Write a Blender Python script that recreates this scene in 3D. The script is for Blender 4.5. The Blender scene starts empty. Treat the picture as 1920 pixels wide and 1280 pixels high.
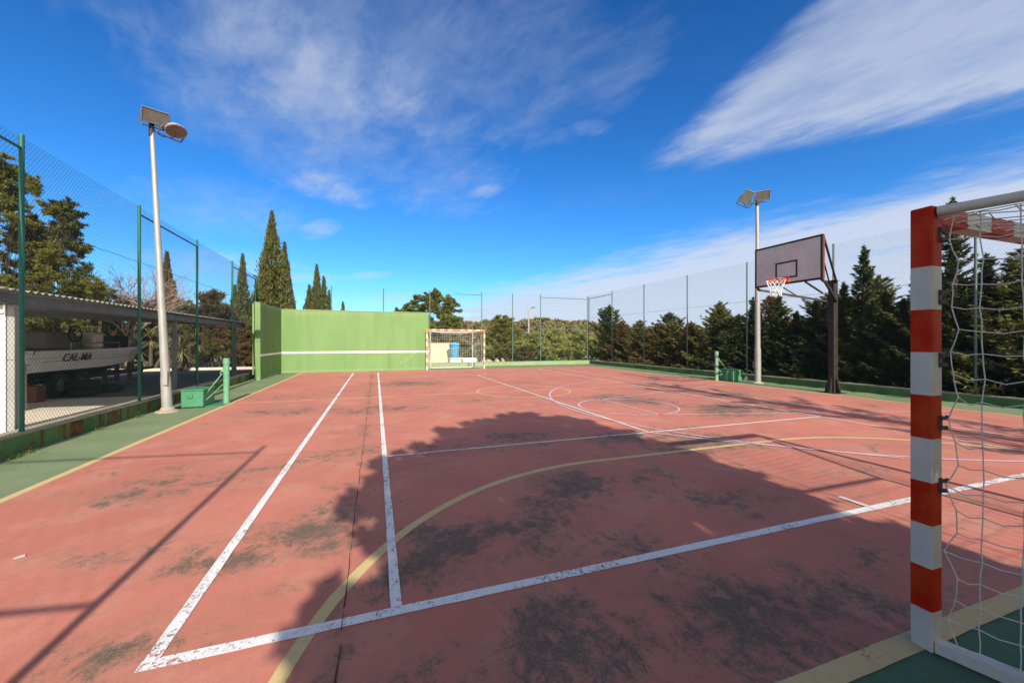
import bpy, math, random
import numpy as np
from mathutils import Vector

scene = bpy.context.scene
col = scene.collection
R = math.radians
rng = np.random.default_rng(7)
random.seed(7)

# ------------------------------------------------------------------ camera numbers
CAM_H = 1.435
YAW = R(19.17)
CY_, SY_ = math.cos(YAW), math.sin(YAW)
FPX = 735.0            # focal length for a 1920 px wide picture


def view_dir(u, v):
    """world direction seen at a photo pixel (used to say where in the sky a cloud sits)"""
    r, w = (u - 960) / FPX, (641 - v) / FPX
    d = Vector((r * CY_ + SY_, CY_ - r * SY_, w))
    return d.normalized()


# ------------------------------------------------------------------ shader helpers
class X:
    """tiny expression builder over shader math nodes"""
    def __init__(s, nt, sock): s.nt, s.s = nt, sock
    def _op(s, op, *o, clamp=False):
        n = s.nt.nodes.new('ShaderNodeMath'); n.operation = op; n.use_clamp = clamp
        for i, q in enumerate((s,) + o):
            if isinstance(q, X): s.nt.links.new(q.s, n.inputs[i])
            else: n.inputs[i].default_value = q
        return X(s.nt, n.outputs[0])
    def __add__(s, o): return s._op('ADD', o)
    __radd__ = __add__
    def __sub__(s, o): return s._op('SUBTRACT', o)
    def __rsub__(s, o): return (s * -1.0) + o
    def __mul__(s, o): return s._op('MULTIPLY', o)
    __rmul__ = __mul__
    def __truediv__(s, o): return s._op('DIVIDE', o)
    def pow(s, o): return s._op('POWER', o)
    def max(s, o): return s._op('MAXIMUM', o)
    def min(s, o): return s._op('MINIMUM', o)
    def abs(s): return s._op('ABSOLUTE')
    def sin(s): return s._op('SINE')
    def clamp(s): return s._op('ADD', 0.0, clamp=True)
    def step(s, a, b, smooth=True):
        n = s.nt.nodes.new('ShaderNodeMapRange')
        n.interpolation_type = 'SMOOTHSTEP' if smooth else 'LINEAR'
        s.nt.links.new(s.s, n.inputs[0])
        n.inputs[1].default_value, n.inputs[2].default_value = a, b
        return X(s.nt, n.outputs[0])


class NT:
    def __init__(s, nt):
        s.nt = nt; nt.nodes.clear()
    def new(s, t): return s.nt.nodes.new(t)
    def link(s, a, b): s.nt.links.new(a.s if isinstance(a, X) else a, b)
    def x(s, sock): return X(s.nt, sock)
    def coord(s, kind='Object'):
        return s.new('ShaderNodeTexCoord').outputs[kind]
    def mapping(s, vec, scale=(1, 1, 1), rot=(0, 0, 0), loc=(0, 0, 0)):
        m = s.new('ShaderNodeMapping'); s.link(vec, m.inputs[0])
        m.inputs['Scale'].default_value = scale; m.inputs['Rotation'].default_value = rot
        m.inputs['Location'].default_value = loc
        return m.outputs[0]
    def noise(s, vec, scale, detail=4, rough=.55, dist=0.0, out='Fac'):
        n = s.new('ShaderNodeTexNoise'); s.link(vec, n.inputs['Vector'])
        n.inputs['Scale'].default_value = scale; n.inputs['Detail'].default_value = detail
        n.inputs['Roughness'].default_value = rough; n.inputs['Distortion'].default_value = dist
        return X(s.nt, n.outputs[0]) if out == 'Fac' else n.outputs['Color']
    def rgb(s, c):
        n = s.new('ShaderNodeRGB'); n.outputs[0].default_value = (*c, 1); return n.outputs[0]
    def mix(s, f, a, b):
        n = s.new('ShaderNodeMix'); n.data_type = 'RGBA'
        if isinstance(f, X): s.link(f, n.inputs[0])
        else: n.inputs[0].default_value = f
        for q, i in ((a, 6), (b, 7)):
            if isinstance(q, tuple): n.inputs[i].default_value = (*q, 1)
            else: s.link(q, n.inputs[i])
        return n.outputs[2]
    def bump(s, h, strength=.3, dist=.01):
        n = s.new('ShaderNodeBump'); s.link(h, n.inputs['Height'])
        n.inputs['Strength'].default_value = strength; n.inputs['Distance'].default_value = dist
        return n.outputs[0]


def new_mat(name):
    m = bpy.data.materials.new(name); m.use_nodes = True
    return m, NT(m.node_tree)


def finish(t, color, rough=.7, metal=0.0, normal=None, alpha=None, spec=.3):
    b = t.new('ShaderNodeBsdfPrincipled'); o = t.new('ShaderNodeOutputMaterial')
    if isinstance(color, tuple): b.inputs['Base Color'].default_value = (*color, 1)
    else: t.link(color, b.inputs['Base Color'])
    if isinstance(rough, X): t.link(rough, b.inputs['Roughness'])
    else: b.inputs['Roughness'].default_value = rough
    b.inputs['Metallic'].default_value = metal
    b.inputs['Specular IOR Level'].default_value = spec
    if normal is not None: t.link(normal, b.inputs['Normal'])
    if alpha is not None: t.link(alpha, b.inputs['Alpha'])
    t.link(b.outputs[0], o.inputs[0])


def paint(name, c, c2=None, scale=6, rough=.55, metal=0.0, spec=.3, stretch=(1, 1, 1), amount=.6, bump=.15, rust=None, rust_amt=.62):
    """a plain painted / weathered surface with two tones, fine grain and optional rust"""
    m, t = new_mat(name)
    v = t.mapping(t.coord(), scale=stretch)
    n = t.noise(v, scale, 6, .6)
    fine = t.noise(v, scale * 9, 3, .6)
    if c2 is None: c2 = tuple(q * .72 for q in c)
    cc = t.mix((n.step(.35, .7) * amount), c, c2)
    cc = t.mix(fine.step(.45, .75) * .25, cc, tuple(q * .7 for q in c))
    if rust:
        rn = t.noise(v, scale * .8, 8, .68)
        cc = t.mix(rn.step(rust_amt, rust_amt + .08), cc, rust)
    finish(t, cc, rough, metal, t.bump(fine, bump, .004), spec=spec)
    return m


def leaf_mat(name, c, c2, trans=.28, hue=.9):
    m, t = new_mat(name)
    g = t.new('ShaderNodeNewGeometry')
    r = t.x(g.outputs['Random Per Island'])
    n = t.noise(t.coord(), .9, 3, .6)
    f = (r * .75 + n * .5 - .12).clamp()
    cc = t.mix(f, c, c2)
    d = t.new('ShaderNodeBsdfDiffuse'); tr = t.new('ShaderNodeBsdfTranslucent'); mx = t.new('ShaderNodeMixShader')
    t.link(cc, d.inputs[0]); t.link(cc, tr.inputs[0]); mx.inputs[0].default_value = trans
    t.link(d.outputs[0], mx.inputs[1]); t.link(tr.outputs[0], mx.inputs[2])
    o = t.new('ShaderNodeOutputMaterial'); t.link(mx.outputs[0], o.inputs[0])
    return m


# ------------------------------------------------------------------ mesh helpers
class MB:
    def __init__(s): s.v, s.f, s.mi = [], [], []
    def face(s, idx, m=0): s.f.append(tuple(idx)); s.mi.append(m)
    def quad(s, a, b, c, d, m=0):
        i = len(s.v); s.v += [a, b, c, d]; s.face((i, i + 1, i + 2, i + 3), m)
    def hexa(s, p, m=0):
        i = len(s.v); s.v += [tuple(q) for q in p]
        for f in ((3, 2, 1, 0), (4, 5, 6, 7), (0, 1, 5, 4), (1, 2, 6, 5), (2, 3, 7, 6), (3, 0, 4, 7)):
            s.face([i + q for q in f], m)
    def box(s, x0, x1, y0, y1, z0, z1, m=0):
        s.hexa([(x0, y0, z0), (x1, y0, z0), (x1, y1, z0), (x0, y1, z0), (x0, y0, z1), (x1, y0, z1), (x1, y1, z1), (x0, y1, z1)], m)
    def bbox(s, x0, x1, y0, y1, z0, z1, b=.006, m=0):
        """box with bevelled edges"""
        X_, Y_, Z_ = (x0, x1), (y0, y1), (z0, z1); i0 = len(s.v); idx = {}
        for i in (0, 1):
            for j in (0, 1):
                for k in (0, 1):
                    sx, sy, sz = (1 - 2 * i), (1 - 2 * j), (1 - 2 * k)
                    for ax, p in enumerate(((X_[i], Y_[j] + sy * b, Z_[k] + sz * b), (X_[i] + sx * b, Y_[j], Z_[k] + sz * b), (X_[i] + sx * b, Y_[j] + sy * b, Z_[k]))):
                        idx[i, j, k, ax] = len(s.v); s.v.append(p)
        for i in (0, 1):
            q = [idx[i, 0, 0, 0], idx[i, 1, 0, 0], idx[i, 1, 1, 0], idx[i, 0, 1, 0]]; s.face(q if i else q[::-1], m)
            q = [idx[0, i, 0, 1], idx[0, i, 1, 1], idx[1, i, 1, 1], idx[1, i, 0, 1]]; s.face(q if i else q[::-1], m)
            q = [idx[0, 0, i, 2], idx[1, 0, i, 2], idx[1, 1, i, 2], idx[0, 1, i, 2]]; s.face(q if i else q[::-1], m)
        for i in (0, 1):
            for j in (0, 1):
                q = [idx[i, j, 0, 0], idx[i, j, 1, 0], idx[i, j, 1, 1], idx[i, j, 0, 1]]; s.face(q if i == j else q[::-1], m)
                q = [idx[i, 0, j, 0], idx[i, 0, j, 2], idx[i, 1, j, 2], idx[i, 1, j, 0]]; s.face(q if i == j else q[::-1], m)
                q = [idx[0, i, j, 1], idx[1, i, j, 1], idx[1, i, j, 2], idx[0, i, j, 2]]; s.face(q if i == j else q[::-1], m)
                for k in (0, 1):
                    q = [idx[i, j, k, 0], idx[i, j, k, 1], idx[i, j, k, 2]]; s.face(q if (i + j + k) % 2 else q[::-1], m)
    def tube(s, pts, rad, n=8, m=0, caps=True, closed=False):
        P = [Vector(p) for p in pts]
        if not hasattr(rad, '__len__'): rad = [rad] * len(P)
        rings = []; up = None
        for i, p in enumerate(P):
            if closed: t = (P[(i + 1) % len(P)] - P[i - 1])
            else: t = P[min(i + 1, len(P) - 1)] - P[max(i - 1, 0)]
            if t.length < 1e-9: t = Vector((0, 0, 1))
            t.normalize()
            if up is None: up = Vector((0, 0, 1)) if abs(t.z) < .9 else Vector((1, 0, 0))
            a = up - t * up.dot(t)
            if a.length < 1e-4: a = t.orthogonal()
            a.normalize(); up = a; b = t.cross(a)
            i0 = len(s.v); rings.append(i0)
            for k in range(n):
                w = 2 * math.pi * k / n
                s.v.append(tuple(p + (a * math.cos(w) + b * math.sin(w)) * rad[i]))
        L = len(rings)
        for i in range(L if closed else L - 1):
            r0, r1 = rings[i], rings[(i + 1) % L]
            for k in range(n):
                s.face((r0 + k, r0 + (k + 1) % n, r1 + (k + 1) % n, r1 + k), m)
        if caps and not closed:
            s.face([rings[0] + k for k in range(n)][::-1], m); s.face([rings[-1] + k for k in range(n)], m)
    def bar(s, a, b, w, h=None, m=0, up=(0, 0, 1)):
        """rectangular bar from a to b"""
        a, b = Vector(a), Vector(b); h = h or w; t = (b - a).normalized(); u = Vector(up)
        if abs(t.dot(u)) > .95: u = Vector((1, 0, 0))
        sx = t.cross(u).normalized() * (w / 2); sz = sx.cross(t).normalized() * (h / 2)
        s.hexa([a - sx - sz, a + sx - sz, b + sx - sz, b - sx - sz, a - sx + sz, a + sx + sz, b + sx + sz, b - sx + sz], m)
    def lathe(s, c, prof, n=20, m=0, axis='z'):
        i0 = len(s.v)
        for (r, z) in prof:
            for k in range(n):
                w = 2 * math.pi * k / n; p = (r * math.cos(w), r * math.sin(w), z)
                if axis == 'x': p = (p[2], p[0], p[1])
                if axis == 'y': p = (p[1], p[2], p[0])
                s.v.append((c[0] + p[0], c[1] + p[1], c[2] + p[2]))
        for i in range(len(prof) - 1):
            for k in range(n):
                a, b = i0 + i * n, i0 + (i + 1) * n
                s.face((a + k, a + (k + 1) % n, b + (k + 1) % n, b + k), m)
    def build(s, name, mats, parent=None, smooth=False, off=None):
        me = bpy.data.meshes.new(name)
        o = bpy.data.objects.new(name, me); col.objects.link(o)
        w = Vector((0, 0, 0))
        if parent is not None:
            q = parent
            while q is not None: w += q.location; q = q.parent
            o.parent = parent
        elif off is not None:
            w = Vector(off); o.location = w
        me.from_pydata([(p[0] - w.x, p[1] - w.y, p[2] - w.z) for p in s.v], [], s.f)
        for m in (mats if isinstance(mats, (list, tuple)) else [mats]): me.materials.append(m)
        if any(s.mi): me.polygons.foreach_set('material_index', s.mi)
        if smooth:
            me.shade_smooth()
            try: me.set_sharp_from_angle(angle=R(40))
            except Exception: pass
        me.update()
        return o


def thing(name, label, cat, loc=(0, 0, 0), group=None):
    o = bpy.data.objects.new(name, None); col.objects.link(o); o.location = loc
    o.empty_display_size = .2
    o['label'] = label; o['category'] = cat
    if group: o['group'] = group
    return o


def tag(o, label=None, cat=None, group=None, kind=None):
    if label: o['label'] = label
    if cat: o['category'] = cat
    if group: o['group'] = group
    if kind: o['kind'] = kind
    return o


def dup(root, loc, rz, scale, label, group=None):
    r = root.copy(); col.objects.link(r); r.location = loc; r.rotation_euler = (0, 0, rz); r.scale = scale
    r['label'] = label
    if group: r['group'] = group
    for ch in list(root.children):
        c = ch.copy(); col.objects.link(c); c.parent = r
        for g in ch.children:
            d = g.copy(); col.objects.link(d); d.parent = c
    return r


def leaves(name, C, D, L, W, mat, parent):
    """many kite-shaped leaf faces in one mesh; C centres, D unit directions, L lengths, W widths (local coordinates)"""
    N = len(C)
    D = D / np.maximum(np.linalg.norm(D, axis=1, keepdims=True), 1e-6)
    Q = rng.normal(size=(N, 3)); B = np.cross(D, Q); B /= np.maximum(np.linalg.norm(B, axis=1, keepdims=True), 1e-6)
    L = np.broadcast_to(L, (N,))[:, None]; W = np.broadcast_to(W, (N,))[:, None]
    V = np.empty((N, 4, 3))
    V[:, 0] = C - D * L * .5; V[:, 1] = C + B * W * .5 - D * L * .08; V[:, 2] = C + D * L * .5; V[:, 3] = C - B * W * .5 - D * L * .08
    me = bpy.data.meshes.new(name)
    me.vertices.add(N * 4); me.vertices.foreach_set('co', V.reshape(-1).astype(np.float32))
    me.loops.add(N * 4); me.loops.foreach_set('vertex_index', np.arange(N * 4, dtype=np.int32))
    me.polygons.add(N); me.polygons.foreach_set('loop_start', np.arange(0, N * 4, 4, dtype=np.int32))
    me.polygons.foreach_set('loop_total', np.full(N, 4, dtype=np.int32))
    me.materials.append(mat); me.update(calc_edges=True)
    o = bpy.data.objects.new(name, me); col.objects.link(o)
    if parent is not None: o.parent = parent
    return o


def unit(n):
    q = rng.normal(size=(n, 3)); return q / np.linalg.norm(q, axis=1, keepdims=True)


# ------------------------------------------------------------------ render, world, sun, camera
scene.render.engine = 'CYCLES'
scene.view_settings.view_transform = 'Standard'
scene.view_settings.look = 'None'
scene.view_settings.gamma = 1
scene.view_settings.exposure = EXPO = 0.80
scene.cycles.max_bounces = 6
scene.cycles.transparent_max_bounces = 12

cam = bpy.data.cameras.new('camera'); camo = bpy.data.objects.new('camera', cam); col.objects.link(camo)
cam.sensor_width = 36; cam.lens = 36 * FPX / 1920; cam.clip_end = 5000; cam.clip_start = .02
camo.location = (0, 0, CAM_H); camo.rotation_euler = (R(90), 0, -YAW)
scene.camera = camo

SUN_EL = R(31.2)
sun = bpy.data.lights.new('sun', 'SUN'); sun.energy = 4.5; sun.angle = R(.53); sun.color = (1.0, .93, .82)
so = bpy.data.objects.new('sun', sun); col.objects.link(so)
so.rotation_euler = (R(90) - SUN_EL, 0, 0)      # light travels towards +Y and down
so.location = (0, -30, 40)

world = bpy.data.worlds.new('World'); scene.world = world; world.use_nodes = True
t = NT(world.node_tree)
sky = t.new('ShaderNodeTexSky'); sky.sky_type = 'NISHITA'; sky.sun_disc = False
sky.sun_elevation = SUN_EL; sky.sun_rotation = R(180); sky.altitude = 100; sky.air_density = 1.0; sky.dust_density = .4; sky.ozone_density = 2.2
hsv = t.new('ShaderNodeHueSaturation'); hsv.inputs['Saturation'].default_value = 1.3; hsv.inputs['Value'].default_value = 1.0
t.link(sky.outputs[0], hsv.inputs['Color'])
gen = t.coord('Generated')
nrm = t.new('ShaderNodeVectorMath'); nrm.operation = 'NORMALIZE'; t.link(gen, nrm.inputs[0])
dirv = nrm.outputs[0]
sep = t.new('ShaderNodeSeparateXYZ'); t.link(dirv, sep.inputs[0])
dx, dy, dz = (t.x(q) for q in sep.outputs)
zz = dz.max(.02) + .03
px, py = dx / zz, dy / zz
ca, sa = .35, -.937
al, ac = px * ca + py * sa, py * ca - px * sa
def comb(a, b, c=0.0):
    n = t.new('ShaderNodeCombineXYZ')
    for i, q in enumerate((a, b, c)):
        if isinstance(q, X): t.link(q, n.inputs[i])
        else: n.inputs[i].default_value = q
    return n.outputs[0]
def dot(vec):
    n = t.new('ShaderNodeVectorMath'); n.operation = 'DOT_PRODUCT'; t.link(dirv, n.inputs[0]); n.inputs[1].default_value = tuple(vec)
    return t.x(n.outputs['Value'])
streak = t.noise(comb(al * .55, ac * 1.7), 1.0, 9, .60, .15)
mott = t.noise(comb(al * 1.6, ac * 2.6, 3.0), 2.2, 9, .62, .28)
big = t.noise(comb(al * .5, ac * .8, 9.0), 1.1, 5, .55, .3)
wob = (streak - .5) * .16 + (mott - .5) * .10
def side(p, q):
    """signed sine distance to the great circle through two photo directions, positive on its left in the photo"""
    n = view_dir(*q).cross(view_dir(*p)).normalized(); return dot(n)
# right-hand wedge of cirrus, tip at the lower left
w1 = (side((1195, 325), (1500, 20)) * -1.0 + wob * .55).step(-.012, .045)
w2 = (side((1195, 325), (1920, 195)) + wob * .6).step(-.02, .05)
wedge = w1 * w2 * (mott * 1.0 + streak * 1.2 - .26).clamp()
# low band rising to the right
b1 = (side((850, 556), (1920, 262)) * -1.0 + wob * .6).step(-.01, .085)
b2 = (dz * -1.0 + .60).step(0.0, .3)
b3 = (side((780, 640), (860, 300)) * -1.0 + wob).step(-.02, .16)
band = b1 * b2 * b3 * (streak * 1.2 + mott * .7 + .05).clamp()
def blob(u, v, su, sv, tilt=0.0):
    c = view_dir(u, v); rt = Vector((CY_, -SY_, 0)); rt = (rt - c * rt.dot(c)).normalized(); up = rt.cross(c).normalized()
    if up.z < 0: up = -up
    ct, st = math.cos(R(tilt)), math.sin(R(tilt))
    a, b = rt * ct + up * st, up * ct - rt * st
    da, db = dot(a) * (1 / su) , dot(b) * (1 / sv)
    return ((da * da + db * db) * -1.0 + 1.0 + (streak - .5) * 1.6 + (mott - .5) * 1.2).clamp()
top = (blob(760, 60, .52, .20, -8) * (mott * 1.2 + streak * .9 - .56).clamp()) * .58
top2 = blob(640, 230, .36, .16, -20) * (mott * 1.3 + streak - .66).clamp() * .55
low = (blob(640, 360, .10, .035, -15) + blob(910, 360, .05, .016, 10) + blob(600, 430, .05, .022, 15) + blob(690, 516, .06, .012, 3)
       + blob(420, 390, .16, .06, -10) * .5 + blob(580, 522, .09, .012, 0) + blob(430, 500, .16, .035, -5) + blob(745, 560, .08, .016, 0) + blob(1110, 240, .05, .02, 0) * .6).clamp() * (mott * 1.6 - .25).clamp()
haze = (dz * -1.0 + .16).step(0.0, .16) * .30
cloud = (wedge + band * 1.05 + top + top2 + low * .5 + (big.step(.5, .8) * (mott * 1.2 - .4).clamp()) * .22 + haze).clamp().min(.93)
skyc = t.new('ShaderNodeVectorMath'); skyc.operation = 'MULTIPLY'; t.link(hsv.outputs[0], skyc.inputs[0]); skyc.inputs[1].default_value = (.42, .80, 1.12)
ccol = t.mix(dz.step(.03, .60), (3.9, 4.35, 5.2), (2.45, 2.95, 4.1))
# bright unseen cloud added behind the camera to lift the shaded areas
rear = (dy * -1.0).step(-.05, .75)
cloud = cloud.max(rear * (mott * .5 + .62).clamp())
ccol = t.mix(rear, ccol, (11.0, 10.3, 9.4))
zen = t.new('ShaderNodeVectorMath'); zen.operation = 'SCALE'; t.link(skyc.outputs[0], zen.inputs[0]); t.link(dz.step(.18, .72) * -.20 + 1.0, zen.inputs['Scale'])
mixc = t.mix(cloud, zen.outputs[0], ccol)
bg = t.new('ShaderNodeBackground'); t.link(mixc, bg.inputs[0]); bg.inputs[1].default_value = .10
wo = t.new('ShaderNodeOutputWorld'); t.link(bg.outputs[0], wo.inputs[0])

# ------------------------------------------------------------------ materials
GREEN_POST = paint('green_fence_paint', (.012, .115, .078), (.02, .09, .065), 5, .45)
GREEN_FADED = paint('faded_green_fence_paint', (.095, .145, .115), (.065, .12, .09), 5, .5)
WIRE = paint('green_wire', (.045, .085, .075), None, 5, .5)
GALV = paint('galvanised', (.33, .32, .295), (.23, .23, .215), 7, .5, .25, stretch=(1, 1, .3))
GALV_DARK = paint('grey_steel', (.16, .165, .17), (.10, .10, .105), 5, .5, .2)
WHITE = paint('white_paint', (.50, .485, .44), (.40, .385, .33), 5, .45, rust=(.16, .07, .03), rust_amt=.69)
RED = paint('red_paint', (.38, .012, .003), (.42, .06, .008), 7, .5, amount=.8, spec=.12, rust=(.20, .11, .07), rust_amt=.70)
FADED = paint('faded_cream_paint', (.52, .47, .36), (.42, .36, .25), 5, .6)
ORANGE = paint('faded_orange_paint', (.46, .20, .10), (.40, .13, .06), 5, .5)
CREAM = paint('cream_render', (.68, .56, .34), (.6, .46, .27), 1.5, .85)
BROWN_STEEL = paint('dark_brown_steel', (.022, .016, .014), (.045, .036, .031), 4, .5)
GREEN_BOX = paint('green_enamel', (.05, .20, .10), (.075, .225, .125), 6, .42, rust=(.10, .06, .03), rust_amt=.72)
GREEN_PALE = paint('pale_green_enamel', (.12, .29, .17), (.06, .20, .11), 8, .45)
ROPE = paint('white_net_cord', (.62, .60, .54), (.45, .43, .38), 30, .8)
BLACK = paint('black_rubber', (.012, .012, .012), None, 9, .7)
WOOD = paint('red_brown_wood', (.14, .045, .02), (.09, .03, .015), 6, .7, stretch=(6, 6, 1))
BOATWHITE = paint('boat_white', (.82, .80, .74), (.70, .67, .60), 3, .4)
BOATDARK = paint('boat_dark_bottom', (.018, .03, .05), (.03, .03, .035), 3, .6)
BOATGREY = paint('boat_grey', (.20, .19, .17), None, 4, .6)
BLUE = paint('blue_plastic', (.065, .27, .45), (.09, .32, .50), 4, .4)
WHITEWALL = paint('whitewash', (.78, .77, .73), (.66, .64, .6), 2, .8)
BARK = paint('bark', (.09, .065, .045), (.05, .035, .025), 9, .9, stretch=(3, 3, .6), bump=.6)
BARK_PALE = paint('pale_bark', (.30, .20, .16), (.20, .12, .10), 9, .9, stretch=(3, 3, .6), bump=.6)
ORANGE_RIM = paint('orange_rim_paint', (.70, .10, .025), (.55, .07, .02), 12, .45)
TEXTBLACK = paint('black_lettering', (.012, .012, .014), None, 10, .5)
MARKPALE = paint('pale_chalk', (.26, .34, .18), None, 10, .9)
GLASS_DARK, _t = new_mat('smoked_windscreen'); finish(_t, (.02, .024, .03), .08, spec=.6)
LENS, _t = new_mat('floodlight_lens')
_n = _t.noise(_t.coord(), 8, 3); finish(_t, _t.mix(_n, (.085, .088, .082), (.23, .225, .20)), .18, .35, spec=.6)

# kerb paint: green with vertical rust-brown stains
def kerb_mat(name, axis, thr):
    m, t = new_mat(name)
    v = t.coord()
    sc = (.25, 2.0, .10) if axis == 'y' else (2.0, .25, .10)
    st = t.noise(t.mapping(v, scale=sc), 1.0, 5, .72)
    brk = t.noise(v, 7, 5, .65)
    moss = t.noise(v, 1.3, 4, .6)
    c = t.mix(moss.step(.35, .7), (.045, .12, .035), (.10, .18, .06))
    c = t.mix((st + (brk - .5) * .16).step(thr, thr + .035), c, t.mix(brk.step(.4, .65), (.075, .026, .010), (.17, .075, .022)))
    c = t.mix(brk.step(.62, .75) * .6, c, (.04, .05, .025))
    finish(t, c, .8, normal=t.bump(brk, .4, .01))
    return m
KERB_Y, KERB_X = kerb_mat('kerb_paint_rusty', 'y', .505), paint('pale_kerb_paint', (.20, .25, .105), (.28, .29, .15), 1.5, .85)
KERB_R = kerb_mat('kerb_paint_few_stains', 'y', .66)
CONC_CAP = paint('kerb_cap_concrete', (.34, .30, .22), (.22, .18, .11), 4, .9, bump=.4)

# ------------------------------------------------------------------ ground, yard and court
m, t = new_mat('dry_earth')
v = t.coord()
n, n2 = t.noise(v, .35, 8, .65), t.noise(v, 5, 6, .65)
c = t.mix(n.step(.4, .62), (.20, .145, .09), (.085, .095, .035)); c = t.mix(n2.step(.4, .7) * .5, c, (.26, .20, .13))
finish(t, c, .95, normal=t.bump(n2, .6, .05)); EARTH = m


def terrain(x, y):
    d = math.hypot(x - 4, y - 10)
    h = -.22
    s = min(max((d - 45) / 130, 0), 1); s = s * s * (3 - 2 * s)
    a = math.atan2(y - 10, x - 4)
    h += s * (6.0 + 2.2 * math.sin(a * 5 + 1) + 1.5 * math.sin(a * 11 + 2))
    s2 = min(max((d - 250) / 500, 0), 1)
    return h - s2 * 3.0


mb = MB()
rad = [0, 8, 16, 24, 30, 36, 45, 55, 65, 80, 95, 110, 130, 150, 175, 200, 240, 300, 400, 600, 1000, 2500]
NA = 96
for r_ in rad:
    for k in range(NA):
        w = 2 * math.pi * k / NA; x, y = 4 + r_ * math.cos(w), 10 + r_ * math.sin(w)
        mb.v.append((x, y, terrain(x, y)))
for i in range(len(rad) - 1):
    for k in range(NA):
        mb.face((i * NA + k, (i + 1) * NA + k, (i + 1) * NA + (k + 1) % NA, i * NA + (k + 1) % NA))
tag(mb.build('ground', EARTH, smooth=True), 'dry earth and rough grass ground around the sports court', kind='structure')

m, t = new_mat('yard_concrete')
v = t.coord(); n, n2, n3 = t.noise(v, .8, 7, .6), t.noise(v, 14, 5, .7), t.noise(v, 70, 2, .5)
c = t.mix(n.step(.35, .7), (.60, .525, .41), (.50, .44, .34)); c = t.mix(n2.step(.5, .72) * .5, c, (.30, .26, .21)); c = t.mix(n3.step(.55, .75) * .4, c, (.6, .55, .46))
finish(t, c, .9, normal=t.bump(n2, .4, .006)); YARD = m
ASPH = paint('yard_asphalt', (.11, .105, .10), (.085, .08, .078), 4, .9, bump=.4)
mb = MB(); mb.box(-26, -4.66, -2, 22.6, -.3, .15)
tag(mb.build('yard_paving', YARD), 'pale concrete yard paving beside the court under the carport', kind='structure')
mb = MB(); mb.box(-9.2, -4.66, 11.6, 20.9, .152, .156)
tag(mb.build('yard_asphalt', ASPH), 'dark asphalt part of the yard beyond the boat', kind='structure')
mb = MB(); mb.bbox(-24, -4.8, 21.0, 21.2, .15, .27, .02)
tag(mb.build('yard_kerb', YARD), 'low pale kerb at the back of the yard below the shrubs', 'kerb')

# court slab with green border
m, t = new_mat('green_court_paint')
v = t.coord(); n, n2, n3 = t.noise(v, .9, 7, .62), t.noise(v, 9, 6, .68), t.noise(v, 90, 2, .5)
c = t.mix(n.step(.33, .68), (.125, .175, .082), (.175, .210, .115)); c = t.mix(n2.step(.55, .72) * .55, c, (.19, .18, .12)); c = t.mix(n3.step(.5, .8) * .35, c, (.06, .10, .05))
c = t.mix((t.noise(v, 2.2, 6, .7)).step(.64, .74) * .6, c, (.24, .22, .16))
sp = t.new('ShaderNodeSeparateXYZ'); t.link(v, sp.inputs[0])
# the end of the border nearest the goal still carries fresh dark paint
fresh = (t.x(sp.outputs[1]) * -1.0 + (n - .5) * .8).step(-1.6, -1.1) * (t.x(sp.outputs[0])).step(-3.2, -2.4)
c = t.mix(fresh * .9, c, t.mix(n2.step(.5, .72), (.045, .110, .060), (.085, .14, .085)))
finish(t, c, .85, normal=t.bump(n3, .25, .003)); GREEN_COURT = m
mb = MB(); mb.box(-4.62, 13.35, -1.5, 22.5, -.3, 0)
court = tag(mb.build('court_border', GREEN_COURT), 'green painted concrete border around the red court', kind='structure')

# red playing surface, a fine grid carrying a stain attribute
gx, gy = np.linspace(-3.2, 11.68, 150), np.linspace(1.12, 20.02, 190)
GX, GY = np.meshgrid(gx, gy)
stain = np.zeros_like(GX)
spots = [(1.94, 3.48, .40, .95), (.47, 2.71, .30, .8), (.75, 2.87, .30, .8), (.35, 2.95, .3, .6), (-.55, 3.3, .28, .9), (-.46, 3.77, .3, .5), (-.95, 3.0, .24, .9), (-1.15, 3.02, .18, .8), (-1.14, 3.25, .2, .5),
         (-1.61, 3.36, .3, .45), (-1.18, 2.31, .22, .75), (.98, 1.69, .42, .72), (1.84, 1.45, .6, .70), (2.45, 1.5, .5, .66), (3.06, 2.67, .6, .45), (4.27, 4.42, .7, .85), (3.4, 4.9, .6, .6), (1.81, 5.44, .6, .6), (.97, 5.3, .5, .5),
         (1.30, 13.68, 1.0, .7), (-2.14, 11.48, .8, .5), (-1.87, 8.98, .8, .55), (7.12, 6.4, .9, .8), (6.2, 6.0, .5, .45), (-1.92, 4.9, .5, .6), (-2.24, 5.45, .3, .45), (-1.16, 5.08, .3, .45), (-.71, 2.5, .22, .4), (-.23, 3.03, .2, .7), (-.1, 2.42, .3, .5), (-.26, 8.9, .7, .6),
         (.6, 8.7, .6, .55), (6.0, 7.9, .8, .6), (1.47, 3.05, .4, .75), (1.12, 2.75, .4, .65), (.3, 2.55, .35, .7), (-.72, 2.25, .15, .5), (5.81, 8.8, .8, .55), (2.59, 3.41, .4, .6), (-.35, 5.4, .45, .65), (9, 8.2, 1.2, .5), (8.2, 6.6, .6, .6), (8.4, 9.5, .9, .45),
         (1.7, 2.2, .5, .5), (3.0, 1.6, .6, .5), (-.3, 4.2, .2, .55), (-2.3, 2.9, .3, .35), (-2.5, 8.2, .6, .35), (6.8, 3.2, .5, .4), (5.3, 2.9, .5, .4), (10, 5.5, .8, .4), (2.5, 9.2, .8, .45), (4.8, 12.6, .8, .4), (.3, 1.45, .5, .6), (9.5, 12, 1.0, .4), (4.6, 5.3, .5, .5)]
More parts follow.
